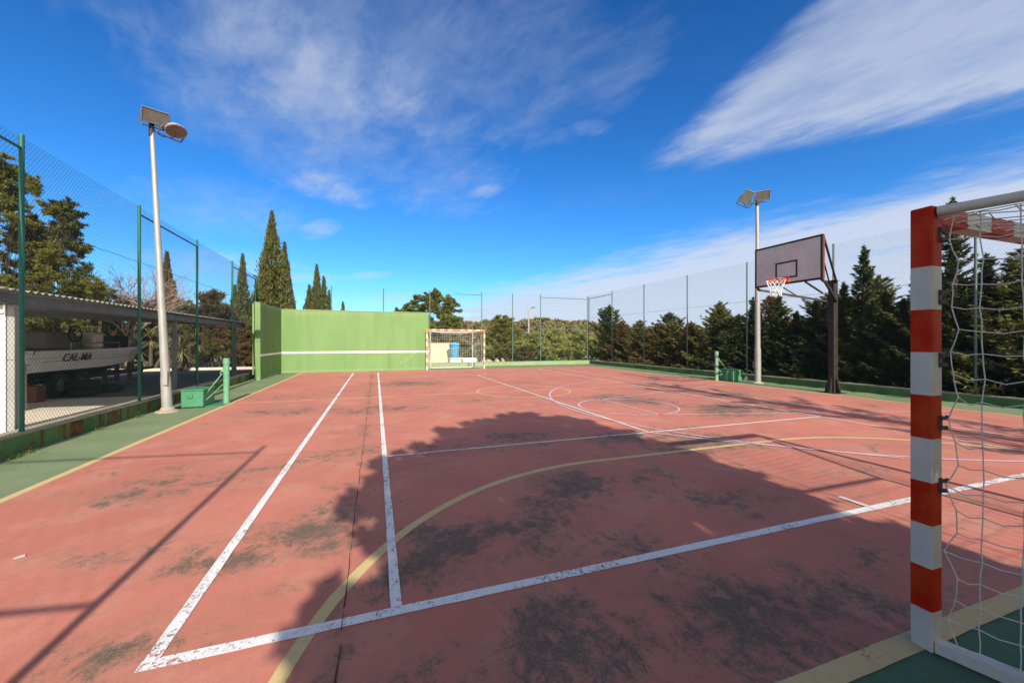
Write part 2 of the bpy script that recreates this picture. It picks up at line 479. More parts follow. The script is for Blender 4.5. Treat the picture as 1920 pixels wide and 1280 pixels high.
for sx, sy, sr, sw in spots:
    stain = np.maximum(stain, sw * np.exp(-(((GX - sx) / (sr * 1.5)) ** 2 + ((GY - sy) / (sr * 1.05)) ** 2)))
stain = np.maximum(stain, .42 * np.exp(-((GX + .16) / .16) ** 2)); stain = np.maximum(stain, .25 * np.exp(-((GX - 4.0) / .14) ** 2))
me = bpy.data.meshes.new('court_surface')
nv = GX.size; ny, nx = GX.shape
me.from_pydata(np.stack([GX.ravel(), GY.ravel(), np.full(nv, .004)], 1).tolist(), [], [(j * nx + i, j * nx + i + 1, (j + 1) * nx + i + 1, (j + 1) * nx + i) for j in range(ny - 1) for i in range(nx - 1)])
at = me.attributes.new('lichen', 'FLOAT', 'POINT'); at.data.foreach_set('value', stain.ravel().astype(np.float32))
m, t = new_mat('red_court_paint')
v = t.coord()
a = t.new('ShaderNodeAttribute'); a.attribute_name = 'lichen'; lich = t.x(a.outputs['Fac'])
n1, n2, n3 = t.noise(v, .55, 6, .6), t.noise(v, 5, 7, .7, .3), t.noise(v, 110, 2, .6)
n4, n5 = t.noise(t.mapping(v, scale=(1, .6, 1)), 16, 6, .75, .4), t.noise(v, 1.9, 6, .65)
c = t.mix(n1.step(.3, .7), (.455, .158, .108), (.375, .128, .092))
c = t.mix(n5.step(.42, .72) * .65, c, (.49, .225, .158))
c = t.mix(n2.step(.52, .75) * .45, c, (.355, .122, .09))
c = t.mix(n3.step(.42, .75) * .30, c, (.27, .105, .08))
c = t.mix(t.noise(v, 42, 4, .7).step(.62, .72) * .25, c, (.52, .27, .19))
c = t.mix(t.noise(t.mapping(v, scale=(1.4, .8, 1)), 28, 9, .78, .6).step(.56, .68) * .34, c, (.20, .095, .070))
c = t.mix(t.noise(t.mapping(v, scale=(.9, 1.3, 1), loc=(5, 3, 0)), 1.4, 10, .74, .5).step(.53, .68) * .34, c, (.235, .125, .085))
# lichen: coverage grows with the painted-in density, broken up at several scales
den = (lich * .62 + (n5 - .5) * .9 + (n1 - .5) * .5).clamp()
feather = ((t.noise(t.mapping(v, scale=(1, .75, 1)), 9, 10, .78, .9) - .5) * 2.6 + .5)
mid_ = ((t.noise(v, 3.2, 8, .7, .5) - .5) * 2.4 + .5)
grit = (t.noise(v, 75, 6, .75) - .5) * 1.5
cover = feather * .62 + mid_ * .42 + grit * .55 + den * 1.42 - .89
c = t.mix(cover.step(-.36, .30) * .42, c, (.25, .150, .095))
c = t.mix(cover.step(-.06, .40) * .84, c, t.mix(n3.step(.3, .7), (.055, .049, .037), (.125, .105, .072)))
hgt = n3 * .5 + n4 * .5
finish(t, c, .82, normal=t.bump(hgt, .35, .004), spec=.25)
me.materials.append(m); me.update()
red = bpy.data.objects.new('court_surface', me); col.objects.link(red)
tag(red, 'worn red painted court surface with dark lichen stains', kind='structure')


def line_mat(name, c, wear, scale=16, dirt=.3, alpha=True):
    m, t = new_mat(name)
    v = t.coord()
    n1, n2, n3 = t.noise(v, 1.1, 4, .6), t.noise(v, scale, 7, .72), t.noise(v, 60, 3, .6)
    cc = t.mix(n2.step(.45, .7) * dirt, c, tuple(q * .62 for q in c)); cc = t.mix(n3.step(.55, .8) * .3, cc, tuple(q * .6 for q in c))
    chip = t.noise(v, scale * 3.4, 5, .7)
    k = (chip * .72 + n2 * .28 + (n1 - .5) * .42 + (n3 - .5) * .14)
    finish(t, cc, .75, normal=t.bump(n3, .2, .003), alpha=k.step(wear - .02, wear + .03) * -1.0 + 1.0 if alpha else None)
    return m


W_LINE = line_mat('white_line_paint', (.62, .605, .585), .575)
W_THIN = line_mat('thin_white_line_paint', (.58, .53, .50), .585)
W_FAINT = line_mat('faded_lilac_line_paint', (.52, .38, .41), .60, 9)
Y_LINE = line_mat('yellow_line_paint', (.50, .37, .17), .66)
Y_FAINT = line_mat('faded_yellow_line_paint', (.52, .33, .15), .60, 7)


def strip(mb, pts, w, z, closed=False):
    """flat band of width w along a polyline with slightly uneven edges"""
    P = [Vector((p[0], p[1], 0)) for p in pts]; Q = []
    n = len(P); rr = random.Random(n * 31 + int(w * 1e4))
    for i in range(n if closed else n - 1):
        a, b = P[i], P[(i + 1) % n]; k = max(1, int((b - a).length / .12))
        for j in range(k): Q.append(a.lerp(b, j / k))
    if not closed: Q.append(P[-1])
    i0 = len(mb.v); L = len(Q)
    for i, q in enumerate(Q):
        tt = (Q[(i + 1) % L] - Q[i - 1]) if closed else Q[min(i + 1, L - 1)] - Q[max(i - 1, 0)]
        tt.normalize(); nn = Vector((-tt.y, tt.x, 0))
        for sg in (-1, 1):
            e = q + nn * sg * (w / 2 + rr.uniform(-.0022, .0022)); mb.v.append((e.x, e.y, z))
    for i in range(L if closed else L - 1):
        a, b = i0 + 2 * i, i0 + 2 * ((i + 1) % L); mb.face((a, b, b + 1, a + 1))


def lines(name, mat, z, items, label):
    mb = MB()
    for it in items: strip(mb, it[0], it[1], z, len(it) > 2 and it[2])
    o = mb.build(name, mat, red)
    return o


def arc(cx, cy, r, a0, a1, n=40):
    return [(cx + r * math.cos(R(a0 + (a1 - a0) * i / n)), cy + r * math.sin(R(a0 + (a1 - a0) * i / n))) for i in range(n + 1)]


# yellow handball / football lines
lines('yellow_boundary_line', Y_LINE, .0055, [([(-3.18, 1.10), (-3.18, 20.0)], .085), ([(11.66, 1.10), (11.66, 20.0)], .07), ([(-3.23, 1.14), (11.70, 1.14)], .10)], '')
A = arc(2.47, 1.16, 2.95, 180, 90) + arc(5.49, 1.16, 2.95, 90, 0)
lines('yellow_goal_area_line', Y_LINE, .0065, [(A, .075)], '')
lines('yellow_halfway_line', Y_FAINT, .0055, [([(-3.14, 10.65), (2.72, 10.65)], .06), ([(2.80, 10.65), (11.6, 10.65)], .05), ([(-3.14, 19.9), (11.6, 19.9)], .06)], '')
lines('yellow_centre_circle', Y_FAINT, .0065, [(arc(4.06, 10.65, 1.34, 0, 352, 60), .06, True)], '')
lines('faded_far_goal_area_line', Y_FAINT, .0075, [(arc(2.47, 19.9, 2.9, 180, 270) + arc(5.49, 19.9, 2.9, 270, 360), .05)], '')
# white tennis lines
lines('white_baseline', W_LINE, .0085, [([(-.985, 2.165), (9.11, 2.165)], .068)], '')
lines('white_sideline', W_LINE, .0095, [([(-.95, 2.19), (-.95, 19.0)], .062)], '')
lines('white_singles_line', W_LINE, .0095, [([(.105, 2.20), (.105, 19.0)], .058)], '')
lines('white_service_line', W_THIN, .0085, [([(.14, 5.125), (8.0, 5.125)], .05), ([(.14, 16.3), (8.0, 16.3)], .05), ([(-.95, 19.0), (9.07, 19.0)], .05)], '')
lines('white_centre_service_line', W_THIN, .0095, [([(4.06, 5.13), (4.06, 16.3)], .055), ([(4.03, 2.2), (4.03, 2.42)], .05)], '')
lines('white_right_singles_line', W_THIN, .0095, [([(8.0, 2.2), (8.0, 19.0)], .05), ([(9.07, 2.2), (9.07, 19.0)], .05)], '')
# faded lilac basketball lines
key = [(11.1, 7.35 + 1.06 + .28 * 5.85), (5.25, 8.41), (5.25, 6.29), (11.1, 7.35 - 1.06 - .28 * 5.85)]
lines('faded_basketball_key', W_FAINT, .0105, [(key, .045), (arc(5.25, 7.35, 1.06, 90, 270), .045), (arc(5.25, 7.35, 1.06, 270, 450), .04)], '')
lines('faded_three_point_line', W_FAINT, .0115, [(arc(9.2, 7.35, 5.3, 98, 262), .045)], '')
lines('faded_crossing_line', W_FAINT, .0125, [([(4.06, 5.09), (4.62, 4.40), (6.1, 2.95)], .04)], '')
# slab joints
m, t = new_mat('slab_joint'); n = t.noise(t.coord(), 9, 4, .7)
finish(t, (.045, .028, .024), .95, alpha=(n.step(.52, .60) * -.75 + .85))
mb = MB()
for x in (-.16, 4.0, 8.3):
    y = 1.0; pts = []
    while y < 20: pts.append((x + rng.normal() * .0035, y)); y += .14
    strip(mb, pts, .0065, .0135)
pts = [(-3.1 + i * .2, 5.62 + math.sin(i * .5) * .012 + rng.normal() * .006) for i in range(75)]
strip(mb, pts, .004, .0142); pts = [(-3.1 + i * .2, 13.4 + rng.normal() * .006) for i in range(75)]; strip(mb, pts, .007, .0142)
mb.build('slab_joint', m, red)

# bits of litter on the court
mb = MB(); mb.v = [(-2.255, 3.515, .010), (-2.23, 3.505, .012), (-2.205, 3.53, .010), (-2.215, 3.548, .014), (-2.245, 3.54, .010)]; mb.face((0, 1, 2, 3, 4))
mb.v += [(x, y, z - .004) for x, y, z in mb.v[:5]]; mb.face((9, 8, 7, 6, 5))
for i in range(5): mb.face((i, i + 5, (i + 1) % 5 + 5, (i + 1) % 5))
tag(mb.build('paper_scrap', WHITE, off=(-2.23, 3.53, 0)), 'small white scrap of paper lying on the sunlit red court', 'litter')

# ------------------------------------------------------------------ kerbs
def kerb(name, label, p, q, w, h, mat, cap):
    root = thing(name, label, 'low wall', ((p[0] + q[0]) / 2, (p[1] + q[1]) / 2, 0))
    mb = MB(); a, b = Vector((*p, h / 2 - .06)), Vector((*q, h / 2 - .06)); mb.bar(a, b, w, h + .12 - .03, up=(0, 0, 1)); mb.build('wall_body', mat, root)
    mb = MB()
    n = max(2, int((b - a).length / 1.0))
    for i in range(n):
        f0, f1 = a.lerp(b, i / n), a.lerp(b, (i + 1) / n); d = (f1 - f0).normalized() * .003
        z = Vector((0, 0, h / 2 + .045 + .012 + random.uniform(-.003, .003))); mb.bar(f0 + d + z, f1 - d + z, w + .012, .03)
    mb.build('wall_cap', cap, root)
kerb('kerb_wall', 'low rust-streaked green wall below the left fence, along the boat yard', (-4.31, -1.0), (-4.56, 17.05), .22, .25, KERB_Y, CONC_CAP)
kerb('kerb_wall', 'long low green wall in front of the dark conifers, under the right fence', (13.06, -1.3), (13.14, 22.2), .22, .21, KERB_R, CONC_CAP)
kerb('kerb_wall', 'low pale green wall across the far end, right of the distant goal', (2.7, 22.33), (13.0, 22.33), .22, .22, KERB_X, GREEN_PALE)

# ------------------------------------------------------------------ chain-link fences
def fence(label, p, q, posts, z0, z1, railbays, mid, low, pitch=.060, wr=.0016, pm=None, braces=()):
    pm = pm or GREEN_POST
    p, q = Vector((*p, 0)), Vector((*q, 0)); L = (q - p).length; d = (q - p).normalized()
    root = thing('chain_link_fence', label, 'fence', (p + q) / 2)
    at = lambda s, z: tuple(p + d * s + Vector((0, 0, z)))
    H = z1 - z0
    mb = MB(); nn = Vector((-d.y, d.x, 0)) * .036
    step = .55
    for sg in (1, -1):
        s = -H if sg > 0 else 0
        s = math.floor(s / pitch) * pitch
        while s < (L if sg > 0 else L + H):
            # wire rising with slope 1.25
            k = 0.0; pts = []
            zmax = H
            za, zb = 0.0, H
            slope = 1.25
            # position along fence: s + sg*z/slope
            zlo = max(0, (-s * slope) if sg > 0 else (s - L) * slope)
            zhi = min(H, ((L - s) * slope) if sg > 0 else s * slope)
            if zhi - zlo > .02:
                m_ = max(1, int((zhi - zlo) / step))
                for i in range(m_):
                    a, b = zlo + (zhi - zlo) * i / m_, zlo + (zhi - zlo) * (i + 1) / m_
                    mb.tube([tuple(Vector(at(s + sg * a / slope, z0 + a)) + nn), tuple(Vector(at(s + sg * b / slope, z0 + b)) + nn)], wr, 3, caps=False)
            s += pitch
    mb.build('wire_mesh', WIRE, root)
    for s in posts:
        mb = MB(); mb.tube([at(s, z0 - .1), at(s, z1)], .0265, 12); mb.lathe(at(s, z1), [(.0265, 0), (.024, .012), (.0, .018)], 12); mb.build('post', pm, root, smooth=True)
    for (a, b) in railbays:
        mb = MB(); mb.tube([at(a, z1 - .17), at(b, z1 - .17)], .018, 8); mb.build('rail', pm, root, smooth=True)
    for z in mid:
        mb = MB()
        n = int(L / .25); mb.tube([at(L * i / n, z + .006 * math.sin(i * 2.1)) for i in range(n + 1)], .0045, 4); mb.build('tension_wire', WIRE, root)
    for z in low:
        mb = MB(); mb.tube([at(0, z), at(L, z)], .0022, 4); mb.build('tension_wire', WIRE, root)
    for (s0, za, s1, zb) in braces:
        mb = MB(); mb.tube([at(s0, za), at(s1, zb)], .017, 8); mb.build('brace', pm, root, smooth=True)
    return root
# left: from (-4.27, 1.0) to wall; posts measured from the photo
fl0 = Vector((-4.20, -1.05, 0)); fl1 = Vector((-4.60, 18.6, 0)); Lf = (fl1 - fl0).length
def sl(y): return (y + 1.05) / 19.65 * Lf
ly = [-1.05, 1.2, 4.05, 6.93, 9.75, 12.57, 15.48, 18.4]
fence('tall green chain-link fence on the left, in front of the carport and boat', fl0[:2], fl1[:2], [sl(y) for y in ly], .26, 4.12,
      [(sl(4.05), sl(6.93)), (sl(9.75), sl(12.57)), (sl(15.48), sl(18.4))], [3.0], [1.2])
fence('long green chain-link fence on the right, in front of the row of conifers', (13.1, -1.1), (13.1, 22.5), [s for s in (0.0, 3.2, 6.14, 9.12, 12.05, 15.02, 18.0, 20.9, 23.55)], .23, 4.38,
      [(20.9, 23.55)], [2.92], [], pm=GREEN_FADED, pitch=.065, wr=.0012)
fence('far green chain-link fence behind the practice wall and the distant goal', (-4.6, 22.55), (13.1, 22.55), [2.4, 5.0, 7.5, 10.54, 12.48, 14.33, 17.65], .23, 4.35,
      [(8.95, 10.54), (14.33, 17.65)], [2.25], [], pm=GREEN_FADED, pitch=.07, wr=.0010, braces=[(14.33, 2.2, 17.65, 2.2)])
fence('green chain-link fence behind the camera, casting thin shadows on the court', (-4.2, -.62), (-1.44, -1.1), [0, 2.80], .05, 4.4, [(0, 2.80)], [], [], pitch=.13, wr=.0010, braces=[(0, 2.34, 2.80, 2.34)])
# ------------------------------------------------------------------ practice wall
m, t = new_mat('green_wall_paint')
v = t.coord(); n, n2 = t.noise(t.mapping(v, scale=(1, 1, .25)), 1.6, 6, .6), t.noise(v, 12, 5, .65)
run = t.noise(t.mapping(v, scale=(5, 5, .22)), 1.0, 4, .6)
c = t.mix(n.step(.35, .7), (.125, .215, .072), (.145, .240, .088)); c = t.mix(run.step(.46, .72) * .55, c, (.155, .235, .105)); c = t.mix(n2.step(.56, .75) * .35, c, (.085, .16, .05))
c = t.mix(t.noise(t.mapping(v, scale=(1.6, 1, .12), loc=(3, 0, 1)), 1.6, 5, .7).step(.56, .70) * .38, c, (.085, .155, .05))
c = t.mix(t.noise(v, 4.5, 3, .5).step(.66, .70) * .28, c, (.20, .27, .15))
sp = t.new('ShaderNodeSeparateXYZ'); t.link(v, sp.inputs[0]); zc = t.x(sp.outputs[2])
c = t.mix((zc + (run - .5) * .9).step(2.55, 2.95) * .5, c, (.22, .25, .11))
c = t.mix(((zc * -1.0) + (n2 - .5) * .25).step(-.16, 0.02) * .4, c, (.26, .30, .17))
finish(t, c, .85, normal=t.bump(n2, .25, .006)); WALLG = m
PALEG = paint('pale_green_edge', (.20, .33, .13), None, 4, .85)
root = thing('practice_wall', 'tall green practice wall with a white line and a short side return', 'wall', (-.8, 20.4, 0))
mb = MB(); mb.bbox(-4.05, 2.56, 20.3, 20.56, -.1, 2.87, .012); mb.build('front_panel', WALLG, root)
mb = MB(); mb.bbox(-4.24, -4.053, 16.85, 20.56, -.1, 2.86, .012); mb.build('side_panel', WALLG, root)
mb = MB(); mb.bbox(-4.06, 2.565, 20.285, 20.575, 2.873, 2.91, .006); mb.bbox(-4.255, -4.063, 16.84, 20.575, 2.863, 2.90, .006); mb.build('coping', PALEG, root)
mb = MB(); mb.box(-4.046, 2.555, 20.292, 20.2965, .88, .965); mb.box(-4.0495, -4.0465, 16.86, 20.29, .88, .955); mb.build('white_stripe', WHITEWALL, root)
mb = MB(); mb.box(-4.047, -4.02, 20.27, 20.298, 0, 2.86); mb.build('corner_bead', PALEG, root)
mb = MB(); rr = random.Random(5)
for i in range(26):                                   # scratched pale scrawl low on the right of the wall
    x = 1.15 + i * .036 + rr.uniform(-.04, .04); z = .28 + (x - 1.15) * .72 + rr.uniform(-.07, .07)
    mb.bar((x, 20.296, z), (x + rr.uniform(-.05, .07), 20.296, z + rr.uniform(.03, .10)), .022, .004, up=(0, 1, 0))
mb.build('chalk_scrawl', MARKPALE, root)
mb = MB(); mb.tube([(-4.32, 17.0, .2), (-4.32, 17.0, 2.85)], .03, 10); mb.tube([(-4.36, 17.0, 1.9), (-4.25, 17.0, 1.9)], .012, 6)
mb.build('corner_post', PALEG, root, smooth=True)

# ------------------------------------------------------------------ goals
HOOK = paint('dark_hook', (.06, .062, .058), (.10, .07, .05), 12, .6)
def net_cord(mb, pts, r=.0022, n=4):
    mb.tube(pts, r, n, caps=False)


def build_goal(label, xl, xr, y, dirn, stripes, mats, seed, depth=1.72, inward=.52, cord=.0024, cell=.105, zh=2.06):
    """dirn = -1: net runs towards -Y from the mouth"""
    rr = random.Random(seed)
    root = thing('handball_goal', label, 'goal', ((xl + xr) / 2, y, 0))
    a = .04
    for sx in (xl, xr):
        mb = MB()
        zs = stripes
        for i in range(len(zs) - 1):
            ins = 0.0
            mb.box(sx - a, sx + a, y - a, y + a, zs[i], zs[i + 1], i % 2)
        ob = mb.build('goal_post', mats, root)
        # fuse the bands and soften the four long edges
        md = ob.modifiers.new('weld', 'WELD'); md.merge_threshold = .0005
        bv = ob.modifiers.new('bevel', 'BEVEL'); bv.width = .006; bv.segments = 2; bv.limit_method = 'ANGLE'; bv.angle_limit = R(50)
        # net hooks
        if cord < .003:
            for i in range(6):
                z = 1.93 - i * .29
                if i == 5: continue
                mb = MB(); hy = y + dirn * (a + .004); sgn = 1 if sx == xl else -1
                for dz_ in (.022, -.022):
                    mb.bar((sx + sgn * .012, hy, z + dz_), (sx + sgn * .040, hy + dirn * .012, z + dz_), .012, .016)
                mb.bar((sx + sgn * .018, hy - dirn * .002, z - .034), (sx + sgn * .018, hy - dirn * .002, z + .034), .02, .008, up=(0, 1, 0))
                mb.bar((sx + sgn * .040, hy + dirn * .012, z + .014), (sx + sgn * .040, hy + dirn * .012, z + .034), .010)
                mb.build('net_hook', HOOK, ob)
    mb = MB()
    span = (xr - a) - (xl + a); n = 14
    for i in range(n):
        x0, x1 = xl + a + .001 + span * i / n, xl + a - .001 + span * (i + 1) / n
        mb.box(x0, x1 + (.002 if i < n - 1 else 0), y - a + .002, y + a - .002, zh - .08, zh - .002, (i + 1) % 2 if i < n / 2 else i % 2)
    ob = mb.build('crossbar', mats, root)
    # rear frame
    yb = y + dirn * depth; xa, xb = xl + inward, xr - inward; zt = 1.99
    for (x0, x1) in ((xl, xa), (xr, xb)):
        mb = MB(); mb.tube([(x0, y + dirn * a, 2.035), ((x0 * 3 + x1) / 4, y + dirn * depth * .25, 2.035), (x1 * .92 + x0 * .08, yb - dirn * .12, zt + .005), (x1, yb - dirn * .02, zt - .04), (x1, yb, zt - .12), (x1, yb, .03)], .0235, 12)
        mb.build('rear_pipe', WHITE, root, smooth=True)
        mb = MB()
        mb.bar((x0, y + dirn * (a - .005), .032), (x1, yb, .032), .055, .05); mb.build('base_bar', WHITE, root)
    mb = MB(); mb.tube([(xa, yb, zt - .03), (xb, yb, zt - .03)], .02, 10); mb.build('rear_crossbar', WHITE, root, smooth=True)
    mb = MB(); mb.bar((xa, yb, .032), (xb, yb, .032), .05, .048); mb.build('rear_base_bar', WHITE, root)
    # net: two sides, back and top, knotted squares with slack
    net = thing('net', '', ''); net.parent = root; net.location = (0, 0, 0)
    del net['label'], net['category']
    mb = MB()
    def sheet(P, nu, nv, sag, fix=lambda i, j: 1.0, skipu=0, skipv=0):
        G = {}
        for i in range(nu + 1):
            for j in range(nv + 1):
                p = Vector(P(i / nu, j / nv)); f = fix(i, j)
                p += Vector((rr.gauss(0, 1), rr.gauss(0, 1), rr.gauss(0, 1))) * cell * .03 * f
                G[i, j] = p + Vector(sag(i / nu, j / nv)) * f
        for i in range(nu + 1):
            pts = []
            for j in range(nv + 1):
                pts.append(tuple(G[i, j]))
                if j < nv:
                    mid_ = (G[i, j] + G[i, j + 1]) / 2; mid_ += Vector((rr.gauss(0, 1), rr.gauss(0, 1), rr.gauss(0, .3))) * cell * .02; pts.append(tuple(mid_))
            net_cord(mb, pts, cord)
        for j in range(nv + 1):
            pts = []
            for i in range(nu + 1):
                pts.append(tuple(G[i, j]))
                if i < nu:
                    mid_ = (G[i, j] + G[i + 1, j]) / 2; mid_.z -= cell * abs(rr.gauss(.09, .05)); pts.append(tuple(mid_))
            net_cord(mb, pts, cord)
        if cord < .003:
            for p in G.values():
                mb.lathe(tuple(p), [(0, -cord * 1.7), (cord * 1.7, -cord * .8), (cord * 1.7, cord * .8), (0, cord * 1.7)], 5)
    hook = .29
    for (x0, x1, sg) in ((xl, xa, 1), (xr, xb, -1)):
        nu = round(depth / cell); nv = round(1.96 / cell)
        def P(u, w, x0=x0, x1=x1):
            yy = y + dirn * (a + .012 + u * (depth - .06)); xx = x0 + (x1 - x0) * u
            z = 2.0 - w * 1.93
            if u == 0:                                     # the edge scallops between the hooks
                k = ((1.93 - z) / hook) % 1.0
                yy += dirn * .052 * math.sin(math.pi * k) ** .8
            return (xx + (.015 if x0 < x1 else -.015), yy, z)
        sheet(P, nu, nv, lambda u, w, sg=sg: (sg * .10 * math.sin(math.pi * min(u * 1.2, 1)) * math.sin(math.pi * w), 0, -.02 * math.sin(math.pi * w)), lambda i, j: .15 if i == 0 else 1.0)
    nu, nv = round((xb - xa) / cell), round(1.9 / cell)
    sheet(lambda u, w: (xa + (xb - xa) * u, yb + dirn * .01, 1.96 - 1.9 * w), nu, nv, lambda u, w: (0, dirn * .14 * math.sin(math.pi * w), -.03 * math.sin(math.pi * u)))
    nv = round(depth / cell); nu = round((xr - xl) / cell)
    sheet(lambda u, w: (xl + inward * w + (xr - xl - 2 * inward * w) * u, y + dirn * (a + (depth - a) * w), 2.01 - .04 * w), nu, nv, lambda u, w: (0, 0, -.13 * math.sin(math.pi * u) ** .7 * math.sin(math.pi * w)))
    o = mb.build('net_cord', ROPE, root); o.name = 'goal_net'
    bpy.data.objects.remove(net)
    return root
ST = [0.004, .19, .388, .586, .784, .985, 1.186, 1.385, 1.583, 1.782, 2.06]
# bands alternate starting from white at the foot
goalA = build_goal('near goal with red and white striped posts and white net at the right', 2.45, 5.51, 1.105, -1, ST, [WHITE, RED], 3)
ST2 = [0.004] + [.2 * i for i in range(1, 10)] + [2.06]
goalB = build_goal('distant orange and white goal in front of the right end of the green wall', 2.42, 5.40, 20.0, 1, ST2, [FADED, ORANGE], 4, depth=1.2, inward=.35, cord=.0032, cell=.13)

# ------------------------------------------------------------------ floodlights
def lamp_head(root, c, yaw, pitch, w=.46, h=.36, d=.16, round_=False, roll=0.0):
    """a floodlight head: housing, glass and a bracket; faces direction yaw, tilted down by pitch"""
    fwd = Vector((math.cos(yaw) * math.cos(pitch), math.sin(yaw) * math.cos(pitch), -math.sin(pitch)))
    rt = Vector((-math.sin(yaw), math.cos(yaw), 0)); up = rt.cross(fwd) * -1; up = fwd.cross(rt) * -1 if up.z < 0 else up
    if roll:
        rt, up = rt * math.cos(roll) + up * math.sin(roll), up * math.cos(roll) - rt * math.sin(roll)
    c = Vector(c)
    n = 16 if round_ else 4
    def ring(k, sc):
        out = []
        for i in range(n):
            if round_:
                w_ = 2 * math.pi * i / n; q = rt * math.cos(w_) * w / 2 + up * math.sin(w_) * h / 2
            else:
                sx, sy = ((-1, -1), (1, -1), (1, 1), (-1, 1))[i]; q = rt * sx * w / 2 + up * sy * h / 2
            out.append(tuple(c + fwd * k + q * sc))
        return out
    mb = MB()
    rings = [ring(-d, .45), ring(-d * .75, .68), ring(-.02, 1.0), ring(.012, 1.03), ring(.018, .93), ring(.006, .90)]
    for r_ in rings: mb.v += r_
    for i in range(len(rings) - 1):
        for k in range(n): mb.face((i * n + k, i * n + (k + 1) % n, (i + 1) * n + (k + 1) % n, (i + 1) * n + k))
    mb.face(list(range(n))[::-1])
    hd = mb.build('floodlight', GALV if round_ else GALV_DARK, root)
    mb = MB(); q = ring(.0075, .895); mb.v += q; mb.face(range(n)); mb.build('glass', LENS, hd)
    mb = MB()
    for sg in (-1, 1): mb.bar(tuple(c + rt * sg * (w / 2 + .02) - fwd * .05), tuple(c + rt * sg * (w / 2 + .02) - fwd * .05 - up * (h / 2 + .08)), .012, .035)
    mb.bar(tuple(c - rt * (w / 2 + .026) - fwd * .05 - up * (h / 2 + .08)), tuple(c + rt * (w / 2 + .026) - fwd * .05 - up * (h / 2 + .08)), .035, .012)
    mb.build('bracket', GALV_DARK, hd)
    return hd


fb, ft = Vector((-4.02, 9.88, 0)), Vector((-4.32, 9.97, 5.86))
root = thing('floodlight_pole', 'leaning grey floodlight pole on the left, beside the green box', 'floodlight', fb)
mb = MB(); mb.tube([fb, fb.lerp(ft, .12), fb.lerp(ft, .121), fb.lerp(ft, .5), ft], [.090, .085, .078, .055, .036], 20); mb.build('pole', GALV, root, smooth=True)
mb = MB(); mb.lathe((fb.x, fb.y, 0), [(.20, 0), (.185, .025), (.125, .04), (.105, .09), (.088, .10)], 16); mb.build('concrete_foot', CONC_CAP, root)
mb = MB(); mb.bbox(fb.x - .04, fb.x + .04, fb.y - .110, fb.y - .082, .55, .85, .006); mb.build('inspection_hatch', GALV, root)
mb = MB(); mb.tube([ft - Vector((0, 0, .25)), ft + Vector((0, 0, .04))], .046, 14); mb.bar(tuple(ft + Vector((-.14, -.02, .20))), tuple(ft + Vector((.22, -.06, -.1))), .05, .05)
mb.bar(tuple(ft + Vector((.05, -.03, .02))), tuple(ft + Vector((.34, .05, -.10))), .03, .03)
mb.build('lamp_arm', BROWN_STEEL, root)
lamp_head(root, ft + Vector((.13, -.16, .09)), R(-62), R(34), .42, .28, .13)
lamp_head(root, ft + Vector((.40, .02, -.06)), R(-40), R(58), .38, .34, .15, True)
mb = MB(); mb.tube([ft + Vector((.04, -.05, -.12)), ft + Vector((.18, -.06, -.24)), ft + Vector((.34, .0, -.22)), ft + Vector((.40, .03, -.1))], .008, 5); mb.build('cable', BLACK, root)

gb, gt = Vector((12.45, 9.99, 0)), Vector((12.42, 9.99, 6.22))
root = thing('floodlight_pole', 'tall grey floodlight pole left of the basketball hoop', 'floodlight', gb)
mb = MB(); mb.tube([gb, gb.lerp(gt, .19), gb.lerp(gt, .191), gb.lerp(gt, .62), gb.lerp(gt, .621), gt], [.10, .098, .085, .075, .055, .05], 18); mb.build('pole', GALV, root, smooth=True)
mb = MB(); mb.lathe((gb.x, gb.y, 0), [(.18, 0), (.16, .03), (.11, .045), (.10, .06)], 14); mb.build('concrete_foot', CONC_CAP, root)
mb = MB(); mb.bbox(gb.x - .17, gb.x - .09, gb.y - .06, gb.y + .06, .52, .74, .008); mb.build('junction_box', GALV_DARK, root)
mb = MB(); mb.bar(tuple(gt + Vector((-.34, .10, -.06))), tuple(gt + Vector((.22, -.06, .06))), .05, .05); mb.tube([gt - Vector((0, 0, .12)), gt + Vector((0, 0, .05))], .058, 12); mb.build('lamp_arm', BROWN_STEEL, root)
lamp_head(root, gt + Vector((-.40, .06, .16)), R(222), R(12), .32, .44, .14, roll=R(-32))
lamp_head(root, gt + Vector((.12, -.12, .22)), R(240), R(30), .44, .32, .16, roll=R(6))
mb = MB(); mb.tube([gt + Vector((-.5 + .06 * i, .12, -.02 - .16 * math.sin(math.pi * i / 7))) for i in range(8)], .009, 5); mb.build('cable', BLACK, root)

# ------------------------------------------------------------------ basketball stand
root = thing('basketball_stand', 'basketball hoop with grey board on a dark steel post', 'basketball hoop', (12.1, 7.42, 0))
PX, PY = 12.1, 7.42
mb = MB(); mb.bbox(PX - .082, PX + .082, PY - .082, PY + .082, 0, 3.12, .012); mb.box(PX - .10, PX + .10, PY - .10, PY + .10, 3.12, 3.14)
mb.build('post', BROWN_STEEL, root)
mb = MB()
for sx, sy in ((1, 0), (-1, 0), (0, 1), (0, -1)):
    a = Vector((PX + sx * .084, PY + sy * .084, 0)); o_ = Vector((sx, sy, 0)); s_ = Vector((-sy, sx, 0)) * .03
    mb.hexa([a - s_ + Vector((0, 0, .014)), a + s_ + Vector((0, 0, .014)), a + s_ + o_ * .12 + Vector((0, 0, .014)), a - s_ + o_ * .12 + Vector((0, 0, .014)), a - s_ + Vector((0, 0, .5)), a + s_ + Vector((0, 0, .5)), a + s_ + o_ * .01 + Vector((0, 0, .45)), a - s_ + o_ * .01 + Vector((0, 0, .45))])
mb.box(PX - .22, PX + .22, PY - .22, PY + .22, -.02, .013); mb.build('base_plate', BROWN_STEEL, root)
bx = 10.25; y0, y1, zb, zt = 6.51, 8.31, 2.95, 4.05
m, t = new_mat('weathered_board'); v = t.coord()
